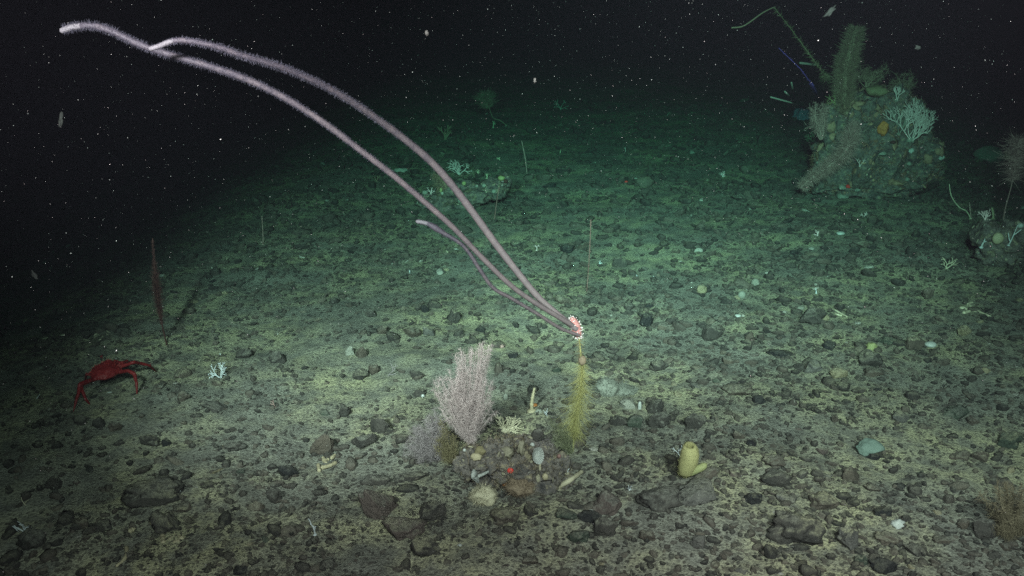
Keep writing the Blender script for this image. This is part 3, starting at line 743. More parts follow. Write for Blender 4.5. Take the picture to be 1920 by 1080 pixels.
# yellow bottlebrush coral carrying the whip coral --------------------
YW = G(1074, 850)[1]
def bottlebrush():
    b = atY(1074, 846, YW); b[2] = min(b[2], float(surf(b[0], b[1])) + .01); m = mpp(b)
    e = empty('bottlebrush_coral', b, 'yellow bottlebrush coral standing upright beside the encrusted rock', 'coral')
    P = interp([b, atY(1078, 800, YW), atY(1086, 750, YW), atY(1091, 700, YW), atY(1089, 665, YW), atY(1085, 628, YW)], 40)
    s = MB(); s.tube(P, np.linspace(1.8 * m, 1.5 * m, 40), 6); s.build('stem', 'yellow_brush', e)
    def rad(t):
        if t < .12: return (14 + 80 * t) * m
        if t < .62: return (24 + 11 * math.sin((t - .12) / .5 * math.pi)) * m
        return max(31 * (1 - (t - .58) / .40), 6) * m * .9
    h = MB(); brush_hairs(h, P, rad, 2000, .42 * m, lean=-.9, bend=.3, t0=.16, t1=.80, jitter=.3)
    h.build('bristles', 'yellow_brush', e)
    h = MB(); brush_hairs(h, P, lambda t: 15 * m * (1.1 - t * .4), 190, .8 * m, lean=-.45, t0=.76, t1=.97, jitter=.5); h.build('sparse_bristles', 'olive_brush', e)
    k = MB(); k.blob(atY(1092, 676, YW - .01), np.array([7, 6, 9]) * m, 3, .2, 1.5, 8); k.build('swelling', 'tan_fuzz', e)
    return atY(1083, 627, YW)
ROOT = bottlebrush()

# the whip coral ------------------------------------------------------
D0 = depth(ROOT)
def whip_coral():
    e = empty('whip_coral', ROOT, 'mauve whip coral with three long curving whips rising from a pink knob', 'coral')
    W1 = [(1076,612),(1040,590),(1010,572),(960,537),(905,484),(850,427),(800,382),(740,331),(680,285),(610,232),(540,187),(470,152),(400,127),(330,106),(285,92),(250,78),(215,61),(178,49),(140,50),(115,58)]
    W2 = [(1082,618),(1056,598),(1012,560),(970,510),(930,458),(890,403),(850,350),(810,305),(760,262),(710,225),(660,191),(600,157),(530,127),(460,106),(400,86),(345,76),(320,78),(300,86),(281,92)]
    W3 = [(1086,629),(1050,615),(1010,590),(960,560),(925,540),(900,506),(870,462),(830,436),(803,420),(781,415)]
    def whip(W, dtip, core, fringe, nh, label, tipfrac, ex=1.0):
        Wp = np.array(W, float); s = np.concatenate([[0], np.cumsum(np.linalg.norm(np.diff(Wp, axis=0), axis=1))]); s /= s[-1]
        P = interp([atD(x, y, D0 + (dtip - D0) * math.sin(k * math.pi / 2) ** ex) for (x, y), k in zip(W, s)], 150); m = D0 / FPX
        t = np.linspace(0, 1, 150); R = np.array([core(x) for x in t]) * np.array([mpp(p) for p in P])
        R *= 1 + .07 * np.array([mnoise.noise(Vector((x * 60, 3.3, W[-1][0]))) for x in t])
        kt = int(150 * (1 - tipfrac))
        mb = MB(); mb.tube(P[:kt + 1], R[:kt + 1], 12, tone=np.clip(1.0 - 1.15 * t[:kt + 1] + .06 * RNG.normal(size=kt + 1), 0, 1)); o = mb.build('whip', 'whip_flesh', e)  # flesh colour darkened towards the tip to offset the stronger lamp light there
        o['label'] = label
        tp = MB(); tp.tube(P[kt:], R[kt:] * np.sqrt(np.clip(1.03 - ((np.arange(150 - kt)) / (150 - kt)) ** 6, .1, 1)), 12); tp.build('tip', 'whip_tip', o)
        h = MB(); mean = float(np.mean([mpp(p) for p in P]))
        brush_hairs(h, P, lambda x: fringe(x) * mean, nh, .5 * mean, start=lambda x: core(x) * mean * .8, lean=.05, bend=.3, t0=.04, t1=1 - tipfrac * .15, jitter=.35)
        h.build('fringe', 'whip_fringe', o)
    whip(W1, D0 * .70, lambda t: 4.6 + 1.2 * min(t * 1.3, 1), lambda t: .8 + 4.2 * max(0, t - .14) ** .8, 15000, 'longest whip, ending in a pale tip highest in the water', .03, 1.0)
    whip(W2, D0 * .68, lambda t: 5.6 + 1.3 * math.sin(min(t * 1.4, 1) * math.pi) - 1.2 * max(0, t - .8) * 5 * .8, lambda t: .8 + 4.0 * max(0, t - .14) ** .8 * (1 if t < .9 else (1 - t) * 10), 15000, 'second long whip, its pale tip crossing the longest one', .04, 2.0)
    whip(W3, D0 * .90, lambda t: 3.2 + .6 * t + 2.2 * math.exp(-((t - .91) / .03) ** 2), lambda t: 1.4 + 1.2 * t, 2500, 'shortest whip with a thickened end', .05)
    m = D0 / FPX; k = MB()
    P = interp([atD(1086, 634, D0 + .01), atD(1080, 615, D0 + .01), atD(1072, 596, D0 + .012)], 10)
    k.tube(P, np.array([3, 5, 7, 8.5, 9.5, 9.5, 9, 8, 6.5, 4]) * m, 12); kb = k.build('knob', 'pink_knob', e)
    pb = MB(); me = kb.data; L = world_loc(kb) + 0
    for _ in range(150):
        v = me.vertices[int(RNG.integers(len(me.vertices)))]; c = np.array(v.co) + L + np.array(v.normal) * .8 * m
        pb.blob(c + RNG.normal(0, 1.2 * m, 3), np.full(3, RNG.uniform(.8, 1.5) * m), 1, .1)
    pb.build('polyps', 'white_polyp', kb)
whip_coral()

# cream coral and other growths on the encrusted rock -----------------
def at_rock(px, py): return place(px, py)
def cream():
    p, n = at_rock(946, 812); m = mpp(p); e = empty('twig_coral', p, 'cream branching coral with knobbly fingers on top of the encrusted rock', 'coral')
    mb = MB(); fan_coral(mb, p, (.05, 0, 1), (1, -.1, 0), 17 * m, 2.3 * m, 3, 21, .5, (2, 4), .16, .5, stems=5, sides=5); mb.build('fingers', 'cream_coral', e)
    k = MB(); k.blob(p + np.array([0, 0, 6 * m]), np.array([12, 9, 10]) * m, 3, .4, 2, 3); k.build('base', 'cream_coral', e)
cream()
def cup_shape(c, ax, r0, m, seed=0):
    ax = np.asarray(ax, float); ax /= np.linalg.norm(ax); A = np.cross(ax, [0, 0, 1]); A /= np.linalg.norm(A); B = np.cross(ax, A)
    nseg = 40; V = []; F = []; T = []
    rings = [(.12, -.75), (.45, -.45), (.80, -.1), (1.0, .22), (.93, .18), (.55, -.18), (.12, -.35)]
    for ri, (r_, z) in enumerate(rings):
        for k in range(nseg):
            th = 2 * math.pi * k / nseg; rib = (k % 2) * (1 if 1 <= ri <= 5 else 0)
            rr = r_ * r0 * m * (1 + .10 * mnoise.noise(Vector((math.cos(th) * 2, math.sin(th) * 2, seed + 3.7))) + .05 * rib)
            V.append(c + A * rr * math.cos(th) * .82 + B * rr * math.sin(th) * 1.12 + ax * (z + .10 * rib * r_) * r0 * m); T.append(.95 if k % 2 else -.15)
    for i in range(len(rings) - 1):
        for k in range(nseg):
            k2 = (k + 1) % nseg; F.append((i * nseg + k, i * nseg + k2, (i + 1) * nseg + k2, (i + 1) * nseg + k))
    F.append(tuple((len(rings) - 1) * nseg + k for k in range(nseg)))
    return V, F, np.array(T)
def cup(name, px, py, rpx, mat, label, ax, stalk):
    """open cup coral: ribbed bowl on a stalk"""
    p, n = at_rock(*stalk); m = mpp(p); c = atY(px, py, p[1] - 6 * m); e = empty(name, p, label, 'coral')
    mb = MB(); mb.add(*cup_shape(c, ax, rpx, m)); mb.build('cup', mat, e, smooth=False)
    a = np.asarray(ax, float) / np.linalg.norm(ax)
    s = MB(); s.tube(interp([p, p * .5 + c * .5 + np.array([2 * m, 0, 0]), c - a * rpx * m * .5], 8), np.linspace(2.6, 2.2, 8) * m, 6); s.build('stalk', 'cream_coral', e)
cup('cup_coral', 1008, 854, 14, 'cup_white', 'white ribbed cup coral facing out on the encrusted rock', (.35, -.85, .3), (1012, 882))
def funnel():
    p, n = at_rock(914, 886); m = mpp(p); e = empty('funnel_coral', p, 'white funnel-shaped coral lying sideways at the encrusted rock\'s edge', 'coral')
    yy = p[1] - .02; P = interp([atY(916, 884, p[1] - .005), atY(906, 889, yy), atY(897, 893, yy - .005)], 9)
    mb = MB(); mb.tube(P, np.linspace(2.4, 3.6, 9) * m, 8); mb.build('stalk', 'cup_white', e)
    for i, (qx, qy, ax) in enumerate(((890, 889, (-.8, -.5, .35)), (893, 899, (-.5, -.6, -.6)))):
        mb = MB(); mb.add(*cup_shape(atY(qx, qy, yy - .008), ax, 8.5, m, i * 5)); mb.build('funnel', 'cup_white', e, smooth=False)
funnel()
def small_blob(name, px, py, w_, h_, mat, label, cat, group=None, sub=3, rough=.15, lift=.35, seed=None, hair=0, hmat=None, wh=.8):
    p, n = at_rock(px, py + h_ * .3); m = mpp(p); c = p + np.array([0, -.15 * w_ * m, lift * h_ * m])
    mb = MB(); mb.blob(c, np.array([w_ * .5, w_ * .42, h_ * .5]) * m, sub, rough, 1.7, seed if seed is not None else int(px))
    if hair:
        e = empty(name, p, label, cat, group); o = mb.build('body', mat, e)
        v, f = ico(3); ii = RNG.integers(0, len(v), hair); d = v[ii] + RNG.normal(0, .15, (hair, 3))
        h = MB(); h.hairs(c + v[ii] * np.array([w_ * .42, w_ * .36, h_ * .42]) * m, d, wh * 6 * m * RNG.uniform(.4, 1.1, hair), .6 * m, .45, RNG.uniform(0, 1, hair)); h.build('fuzz', hmat or mat, e)
        return e
    o = mb.build(name, mat, loc=p); return tag(o, label, cat, group)
small_blob('anemone', 957, 882, 12, 12, 'red_anemone', 'small bright red ball anemone on the encrusted rock', 'anemone', rough=.05)
small_blob('fuzzy_sponge', 975, 908, 50, 26, 'tan_fuzz', 'fuzzy tan-orange sponge below the red ball anemone', 'sponge', hair=2200, hmat='tan_fuzz', wh=1.5, rough=.4)
small_blob('orange_crust', 946, 904, 12, 12, 'orange_crust', 'bright orange crust beside the fuzzy tan sponge', 'sponge', lift=.2)
small_blob('tuft_sponge', 907, 926, 48, 34, 'cream_coral', 'cream shaggy sponge tuft at the encrusted rock\'s foot', 'sponge', hair=1800, hmat='cream_coral', rough=.5, wh=1.3)
small_blob('ball_sponge', 998, 834, 9, 10, 'cup_white', 'small white ball sponge above the ribbed cup coral', 'sponge')
small_blob('pink_ball', 1048, 855, 8, 9, 'rose_whip', 'tiny pink ball-shaped polyp on the encrusted rock\'s dark end', 'polyp')
small_blob('grey_sponge', 1008, 815, 24, 28, 'stone_dark', 'smooth grey egg-shaped sponge behind the ribbed cup coral', 'sponge', rough=.08)
small_blob('lumpy_sponge', 977, 840, 14, 28, 'encrusting', 'tan knobbly sponge standing between cream coral and ribbed cup', 'sponge', rough=.6)
small_blob('lumpy_sponge', 950, 848, 24, 20, 'encrusting', 'beige lumpy sponge below the cream branching coral', 'sponge', rough=.7)
small_blob('yellow_crust', 902, 843, 22, 16, 'olive_brush', 'ochre crust under the pink bush\'s root', 'sponge', rough=.4)
small_blob('tan_stone', 893, 855, 22, 14, 'tan_tube', 'flat tan stone chip below the ochre crust', 'stone', rough=.3)
small_blob('shell', 1022, 893, 12, 14, 'tan_tube', 'small tan shell on the encrusted rock\'s lower face', 'shell', rough=.1)
coral_thing('twig_coral', 933, 870, 22, 'white_coral', 'thin white twig coral on the encrusted rock\'s face, beside beige sponge', seed=4, levels=2, thick=.8)
coral_thing('twig_coral', 1064, 888, 20, 'white_coral', 'tiny white twig coral at the dark end of the encrusted rock', seed=9, levels=2, thick=.9)
def stalked(px0, py0, px1, py1, rpx, mat, label, name='stalked_polyp'):
    p, n = at_rock(px0, py0); m = mpp(p); c = atY(px1, py1, p[1] - .01); e = empty(name, p, label, 'polyp')
    s = MB(); s.tube(interp([p, p * .5 + c * .5 + np.array([3 * m, 0, 0]), c], 8), .6 * m, 5); s.build('stalk', 'tan_fuzz', e)
    b_ = MB(); b_.blob(c, np.full(3, rpx * m), 2, .1); b_.build('head', mat, e)
stalked(878, 872, 871, 844, 3.2, 'shell_white', 'pale stalked polyp drooping under the pink bush')
# green feathery hydroid draped on the rock's far end
YG = at_rock(1055, 845)[0][1]
bush('green_hydroid', 'dull green feathery hydroid trailing over the encrusted rock\'s far end', (1072, 850), [(1052, 818, 18, 26, 1), (1065, 840, 14, 14, 1), (1035, 795, 16, 14, .5)], 'green_brush', YG, 16, 900, 11, .5, 12, cat='hydroid')
# tan stick with orange spot behind
def stick(name, pts, r, mat, label, cat='coral', y=None, group=None, part='stem', hairs=None, knob=True):
    p, n = place(*pts[0]); yy = p[1] if y is None else y; m = mpp(p)
    e = empty(name, p, label, cat, group)
    P = interp([p] + [atY(a, b_, yy) for a, b_ in pts[1:]], 24)
    R = np.linspace(r[0], r[1], 24) * m * (1 + .1 * RNG.normal(size=24))
    mb = MB(); mb.tube(P, R, 6, tone=RNG.uniform(.1, .9, 24)); mb.build(part, mat, e)
    if knob:
        k = MB(); k.blob(p, np.array([2.4, 2.4, 1.4]) * r[0] * m, 2, .3); k.build('holdfast', mat, e)
    if hairs:
        n_, L, hm, lean, t0, t1 = hairs; h = MB(); brush_hairs(h, P, L if callable(L) else (lambda t: L * m), n_, .8 * m, lean=lean, t0=t0, t1=t1, bend=.2); h.build('polyps', hm, e)
    return e
stick('stub_coral', [(997, 772), (997, 755), (1002, 728)], (4.5, 2.0), 'tan_tube', 'tan crooked stub of coral behind the encrusted rock', hairs=(120, 5, 'cream_coral', .2, .1, 1))
small_blob('orange_crust', 1003, 760, 10, 9, 'orange_crust', 'orange dab of crust on the tan crooked stub', 'sponge')
small_blob('pale_pebble', 948, 744, 9, 15, 'pale_sponge', 'pale upright oval pebble right of the pink bush', 'stone', rough=.08)
coral_thing('twig_coral', 1027, 783, 20, 'white_coral', 'tiny white twig coral between tan stub and yellow bottlebrush', seed=14, levels=2, thick=1.0)
small_blob('white_crust', 1010, 771, 14, 10, 'pale_sponge', 'whitish rough crust at the tan stub\'s foot', 'sponge', rough=.4)
# ------------------------------------------------------------------ the yellow vase sponge
def vase_sponge():
    p = G(1288, 902); p[2] += .03; m = mpp(p); y = p[1]
    b = atY(1287, 890, y); e = empty('vase_sponge', b, 'yellow vase-shaped sponge with a side tube, standing on a grey rock', 'sponge')
    prof = [(889, 12, 1285), (884, 15.5, 1286), (874, 17, 1288), (862, 18, 1290), (852, 17.5, 1292), (842, 15.5, 1292.5), (835, 12.5, 1292.5), (831.5, 8.5, 1292.5), (833, 6, 1292.5), (840, 5, 1292.5), (850, 4, 1292.5)]
    n = 28; V = []; F = []
    for i, (py, r, cx) in enumerate(prof):
        c = atY(cx, py, y); c[1] -= (890 - py) * m * .12
        for k in range(n):
            th = 2 * math.pi * k / n; w_ = 1 + (.05 if i < 5 else .12) * mnoise.noise(Vector((math.cos(th) * 2, math.sin(th) * 2, py * .08)))
            tilt = -.25 * math.sin(th) * r * m if i >= 5 else 0
            V.append(c + np.array([math.cos(th) * r * m * w_, math.sin(th) * r * m * w_, tilt * -1 if i >= 5 else 0]))
    for i in range(len(prof) - 1):
        for k in range(n):
            k2 = (k + 1) % n; F.append((i * n + k, i * n + k2, (i + 1) * n + k2, (i + 1) * n + k))
    F.append(tuple(range(n - 1, -1, -1))); F.append(tuple((len(prof) - 1) * n + k for k in range(n)))
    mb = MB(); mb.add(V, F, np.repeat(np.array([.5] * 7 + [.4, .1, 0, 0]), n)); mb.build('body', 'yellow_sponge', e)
    P = interp([atY(1292, 888, y - .01), atY(1305, 881, y - .015), atY(1316, 876, y - .015), atY(1323, 871, y - .015)], 12)
    t = MB(); t.tube(P, np.array([5, 6.5, 7, 7.2, 7.4, 7.5, 7.5, 7.4, 7.2, 6.8, 6, 4.5]) * m, 12); t.build('side_tube', 'lime_sponge', e)
    h = MB(); pts = np.array(V[:9 * n]); ii = RNG.integers(0, len(pts), 900); c0 = atY(1290, 860, y)
    d = pts[ii] - c0; d[:, 2] *= .3; h.hairs(pts[ii], d, 1.6 * m, .7 * m, .3, RNG.uniform(0, 1, 900)); h.build('fuzz', 'yellow_sponge', e)
vase_sponge()
coral_thing('twig_coral', 1276, 858, 30, 'white_coral', 'small white twig coral peeking out behind the yellow vase sponge', seed=31, levels=2, thick=1.0, stems=2, lean=-.2)

# pale fuzzy sponge with a see-through train, teal sponge, shells and bits --------------
small_blob('fuzzy_sponge', 1136, 727, 40, 34, 'pale_sponge', 'pale grey-green fuzzy ball sponge right of the yellow bottlebrush', 'sponge', hair=1800, rough=.4, lift=.35, wh=1.2)
small_blob('fuzzy_sponge', 1168, 727, 50, 20, 'pale_sponge', 'low pale fuzzy sponge trailing from the fuzzy ball sponge', 'sponge', hair=1500, rough=.5, lift=.15, wh=1.3)
small_blob('white_shell', 1199, 762, 7, 20, 'shell_white', 'thin white shell splinter touching the white knobbly stone', 'shell', rough=.3)
def brittle_star(px, py, rpx, mat, label):
    p = place(px, py)[0]; m = mpp(p); c = p + np.array([0, 0, 2 * m]); e = empty('brittle_star', p, label, 'starfish')
    d = MB(); d.blob(c, np.array([.28, .28, .14]) * rpx * m, 2, .1); d.build('disc', mat, e)
    for k in range(5):
        a = k * 1.257 + .3; u = np.array([math.cos(a), math.sin(a), 0]); v = np.array([-u[1], u[0], 0])
        t = MB(); t.tube(interp([c, c + u * .5 * rpx * m + v * .1 * rpx * m, c + u * rpx * m - v * .15 * rpx * m - np.array([0, 0, 2 * m])], 8), np.linspace(.09, .03, 8) * rpx * m, 5); t.build('arm', mat, e)
brittle_star(1218, 770, 12, 'rose_whip', 'tiny rosy brittle star on a dark tilted stone')
def teal():
    p = G(1632, 848); m = mpp(p); c = p + np.array([0, 0, 9 * m])
    v, f = rock_shape(4, .22, 1.4, 812, 4); v = v * np.array([27, 20, 13]) * m
    a = -.25; R = np.array([[1, 0, 0], [0, math.cos(.5), -math.sin(.5)], [0, math.sin(.5), math.cos(.5)]]); v = v @ R.T
    mb = MB(); mb.add(c + v, f); o = mb.build('plate_sponge', 'teal_sponge', loc=p); tag(o, 'flat teal-green plate sponge lying on yellow silt', 'sponge')
teal()
small_blob('white_shell', 1743, 645, 22, 11, 'shell_white', 'white oval shell lying beside a round brown stone', 'shell', rough=.08)
small_blob('ball_sponge', 1390, 553, 15, 16, 'pale_sponge', 'white ball sponge in the middle gravel', 'sponge', rough=.04)
small_blob('pale_stone', 1415, 530, 17, 14, 'stone_pale', 'pale pinkish cube of stone up from the white ball sponge', 'stone', rough=.3)
small_blob('yellow_stone', 1315, 543, 18, 22, 'stone_tan', 'mustard upright stone left of the white ball sponge', 'stone', rough=.3)
small_blob('white_stone', 1681, 981, 26, 20, 'shell_white', 'bluish white lump on a brown stone in the lower gravel', 'stone', rough=.35)
small_blob('white_bead', 793, 742, 7, 7, 'shell_white', 'tiny white bead on a dark stone left of the pink bush', 'shell', rough=.05)
small_blob('white_chip', 862, 1022, 9, 6, 'shell_white', 'small white chip lying alone on the bottom silt', 'shell')
small_blob('cream_stone', 1545, 598, 15, 18, 'stone_tan', 'cream upright stone right of the big dark grey cobble', 'stone', rough=.3)
small_blob('cream_stone', 1500, 577, 14, 9, 'stone_pale', 'small cream stone on the big dark grey cobble\'s upper side', 'stone', rough=.2)
small_blob('yellow_crust', 1632, 647, 20, 22, 'lime_sponge', 'yellow silty sponge patch next to the green flat cobble', 'sponge', rough=.35, lift=.1)
small_blob('purple_ball', 941, 650, 8, 9, 'far_mauve', 'tiny purple and white ball right above the pink bush', 'urchin', hair=60)
small_blob('white_chip', 1383, 592, 12, 7, 'shell_white', 'blue-white chip of shell below the white ball sponge', 'shell')
def ring_shell(px, py, rpx, label):
    p = place(px, py)[0]; m = mpp(p); th = np.linspace(.2, 5.2, 18)
    P = [p + np.array([math.cos(t) * rpx * m, math.sin(t) * rpx * m * .8, 2 * m + .3 * rpx * m * math.sin(t)]) for t in th]
    mb = MB(); mb.tube(P, np.linspace(1.6, 1.0, 18) * m, 6); o = mb.build('ring_shell', 'shell_white', loc=p); tag(o, label, 'shell')
ring_shell(1107, 962, 6, 'white ring-shaped shell on a black jagged stone')
ring_shell(206, 741, 6, 'pale curved shell rim under the crab\'s body')

# tan tubes and twigs lying about -----------------
def rubble(px, py, label, pieces, mat='tan_tube', name='tube_rubble', cat='rubble', r=(3.6, 3.0)):
    p = place(px, py)[0]; m = mpp(p); e = empty(name, p, label, cat)
    for pts in pieces:
        q = []
        for (a, b_) in pts:
            g = place(a, b_)[0]; q.append(g + np.array([0, 0, r[0] * m * .8]))
        n = 10; P = interp(q, n); mb = MB(); mb.tube(P, np.linspace(r[0], r[1], n) * m * (1 + .15 * RNG.normal(size=n)), 7, tone=RNG.uniform(.1, .9, n)); mb.build('tube', mat, e)
rubble(612, 874, 'heap of broken tan tubes below a tall brown stone', [[(603, 880), (618, 876), (630, 870)], [(597, 874), (599, 886)], [(608, 868), (616, 864)], [(622, 862), (628, 856)], [(606, 862), (612, 872)]], r=(4, 3.4))
rubble(322, 1012, 'crumbled tan tube pieces in front of the domed boulder', [[(305, 1008), (307, 1022)], [(318, 1016), (330, 1010), (342, 1014)], [(326, 1022), (338, 1018)], [(243, 1000), (250, 996)]], r=(5, 4.4))
rubble(235, 1046, 'single curved tan tube in the dim corner', [[(237, 1030), (238, 1042), (231, 1054), (219, 1064)]], name='worm_tube', cat='tube', r=(4.2, 3.2))
rubble(427, 838, 'short tan chip at the end of the dark slab', [[(419, 842), (431, 837)]], name='tube_chip', cat='tube', r=(4, 3.4))
rubble(285, 978, 'two tan blocks left of the domed boulder\'s top', [[(284, 985), (288, 978)], [(245, 997), (252, 995)]], r=(4, 3.4))
rubble(1080, 900, 'cream stick lying slantwise from the encrusted rock\'s end', [[(1048, 916), (1070, 903), (1090, 888)]], name='coral_stick', cat='coral', r=(5, 4), mat='cream_coral')
rubble(103, 632, 'pale twig lying on the dark seabed above the crab', [[(72, 640), (90, 634), (105, 633), (118, 630), (129, 626)]], name='pale_twig', cat='twig', r=(1.4, 2.2), mat='cream_coral')
rubble(188, 632, 'tangle of pale dead twigs above the crab', [[(157, 637), (170, 641), (178, 640)], [(178, 630), (190, 622), (203, 624), (214, 630)], [(186, 640), (198, 636), (212, 643)], [(172, 643), (178, 634), (186, 628)], [(192, 636), (196, 626), (206, 632)]], name='dead_twigs', cat='twig', r=(1.8, 1.3), mat='cream_coral')
rubble(1825, 583, 'broken cream coral branch lying in the dim gravel', [[(1808, 568), (1818, 576), (1828, 584), (1842, 590), (1856, 597)], [(1800, 580), (1815, 583), (1830, 586)], [(1806, 590), (1818, 586)], [(1812, 574), (1822, 570)]], name='broken_coral', cat='coral', r=(3.6, 2.2), mat='cream_coral')
rubble(1576, 590, 'small broken cream coral shards right of the big grey cobble', [[(1560, 582), (1574, 588), (1588, 596)], [(1562, 590), (1578, 594)]], name='broken_coral', cat='coral', r=(2.4, 1.6), mat='cream_coral')
rubble(1748, 453, 'thin white twig lying on the dim gravel', [[(1742, 450), (1752, 455), (1772, 456)]], name='pale_twig', cat='twig', r=(1.2, .9), mat='white_coral')
rubble(432, 747, 'small pale forked twig below the white coral near the crab', [[(303, 750), (314, 744), (324, 747)]], name='pale_twig', cat='twig', r=(1.0, .8), mat='cream_coral')
rubble(340, 575, 'faint straight pale stick on the dark slope', [[(333, 503), (355, 502), (380, 502)]], name='pale_twig', cat='twig', r=(1.0, .8), mat='cream_coral')

# ------------------------------------------------------------------ small white corals
SM = 'small pale corals dotted over the seabed'
for (px, py, h, mat, label, kw) in [
 (414, 710, 32, 'white_coral', 'white antler-like coral on bare silt right of the crab', dict(seed=8, levels=3, thick=1.7, stems=3, spread=.6)),
 (591, 1003, 38, 'white_coral', 'white upright coral with few forked arms near the bottom edge', dict(seed=3, levels=2, thick=2.0, spread=.55)),
 (48, 1000, 32, 'white_coral', 'white many-fingered coral on a dark lump in the lower corner', dict(seed=5, levels=2, thick=1.6, stems=5, spread=.5, lean=-.3)),
 (52, 952, 34, 'cream_coral', 'thin cream hooked twig above the many-fingered coral', dict(seed=2, levels=1, thick=1.0, wig=.35)),
 (68, 750, 18, 'white_coral', 'tiny pale forked coral left of the crab', dict(seed=6, levels=1, thick=.9)),
 (414, 668, 9, 'shell_white', 'small white chip-like coral above the antler-like coral', dict(seed=7, levels=1, thick=2.0)),
 (340, 928, 12, 'white_coral', 'tiny white coral on the broad dark ledge', dict(seed=11, levels=2, thick=.9)),
 (1006, 470, 14, 'far_white', 'little white coral left of the glossy black angular stone', dict(seed=12, levels=2, thick=1.0)),
 (1126, 498, 12, 'white_coral', 'tiny white coral left of the dark round speckled stone', dict(seed=13, levels=2, thick=1.1)),
 (1195, 522, 10, 'white_coral', 'tiny white coral sprig right of the dark round speckled stone', dict(seed=15, levels=1, thick=1.0)),
 (1225, 524, 9, 'white_coral', 'second tiny white sprig behind the black angular stone', dict(seed=16, levels=1, thick=1.1)),
 (768, 513, 8, 'white_coral', 'tiny white coral on the silt left of the shortest whip', dict(seed=17, levels=2, thick=.9)),
 (840, 478, 12, 'cream_coral', 'tiny cream coral on a dark stone beneath the whips', dict(seed=18, levels=2, thick=1.0)),
 (1530, 551, 15, 'white_coral', 'small bone-white forked coral above the big dark grey cobble', dict(seed=19, levels=1, thick=1.6)),
 (1533, 443, 14, 'far_white', 'small white coral clump on the slope before the encrusted boulder', dict(seed=20, levels=2, thick=1.2, stems=2)),
 (1620, 408, 13, 'far_white', 'small white spray coral just below the encrusted boulder', dict(seed=22, levels=2, thick=1.1, stems=2)),
 (1773, 505, 28, 'cream_coral', 'cream twig coral leaning over dim gravel', dict(seed=23, levels=3, thick=1.3, stems=2, lean=.5)),
 (1355, 333, 14, 'far_white', 'small white star-like coral on the far green seabed', dict(seed=24, levels=2, thick=1.1, stems=3)),
 (1173, 286, 14, 'far_white', 'tiny white forked coral on the far slope', dict(seed=25, levels=1, thick=1.0)),
 (939, 302, 16, 'cream_coral', 'tiny lime-coloured coral sprig on the far slope', dict(seed=26, levels=1, thick=1.4)),
 (1050, 288, 12, 'cream_coral', 'tiny pale sprig right of the thin pale stick', dict(seed=27, levels=1, thick=1.0)),
 (706, 340, 14, 'far_plume', 'faint green coral sprig on the dark slope behind the whips', dict(seed=28, levels=2, thick=1.2, stems=2)),
 (690, 426, 12, 'far_plume', 'faint low green twig left of the shortest whip', dict(seed=29, levels=2, thick=.9, lean=1.1)),
 (1051, 206, 22, 'far_white', 'faint pale coral far up the slope', dict(seed=30, levels=3, thick=.9, stems=2)),
 (835, 262, 30, 'far_plume', 'faint yellowish coral clump at the dark slope\'s edge', dict(seed=32, levels=2, thick=2.2, stems=3)),
 (925, 240, 16, 'cream_coral', 'faint cream sprig at the foot of the far plume', dict(seed=33, levels=2, thick=1.4)),
 (1645, 985, 10, 'cream_coral', 'tiny cream sprig by the bluish white lump', dict(seed=34, levels=2, thick=.8)),
 (1180, 920, 14, 'white_coral', 'tiny blue-white sprig beside the wide dark rough rock', dict(seed=35, levels=2, thick=.8, stems=2)),
 (930, 1046, 14, 'cream_coral', 'tiny cream shoot on the bottom silt', dict(seed=36, levels=1, thick=.9)),
 (515, 763, 22, 'far_mauve', 'thin grey twig leaning in the yellowish silt', dict(seed=37, levels=1, thick=1.0, lean=-.4)),
 (728, 705, 34, 'grey_bush', 'faint bluish twig coral left of the pink bush', dict(seed=38, levels=2, thick=.9, lean=.3)),
 (425, 492, 12, 'cream_coral', 'faint cream sprig on the dark slope above the crab', dict(seed=39, levels=2, thick=.9)),
]:
    coral_thing('small_coral', px, py, h, mat, label, group=SM, **kw)

# ------------------------------------------------------------------ sea whips and pens on the slope
stick('sea_whip', [(1100, 548), (1103, 510), (1106, 460), (1108, 412)], (.8, .6), 'rose_whip', 'thin rosy knobbly sea whip standing upright behind the whip coral\'s root', hairs=(220, 2.2, 'rose_whip', .3, .3, 1))
stick('sea_whip', [(988, 326), (985, 298), (978, 264)], (1.1, .8), 'far_mauve', 'thin pale straight sea whip on the far slope')
stick('sea_whip', [(927, 412), (931, 380), (936, 350)], (1.1, .9), 'rose_whip', 'thin dark sea whip beside the coral mound behind the whips')
stick('sea_whip', [(493, 458), (493, 440), (491, 405)], (.8, .7), 'far_mauve', 'faint thin sea whip on the dark slope')
stick('sea_whip', [(875, 215), (838, 210), (836, 200)], (.6, .5), 'far_plume', 'faint wisp at the edge of darkness') if False else None
stick('sea_pen', [(313, 647), (303, 605), (296, 560), (291, 515), (288, 480), (286, 447)], (1.5, .8), 'red_whip', 'dark red feathered sea pen standing above the crab', hairs=(2600, lambda t: (9.5 * math.sin(min(1, (t - .18) * 1.6) * math.pi * .9 + .1) + 1.0) * 4.2 / FPX, 'red_whip', .35, .2, .97))
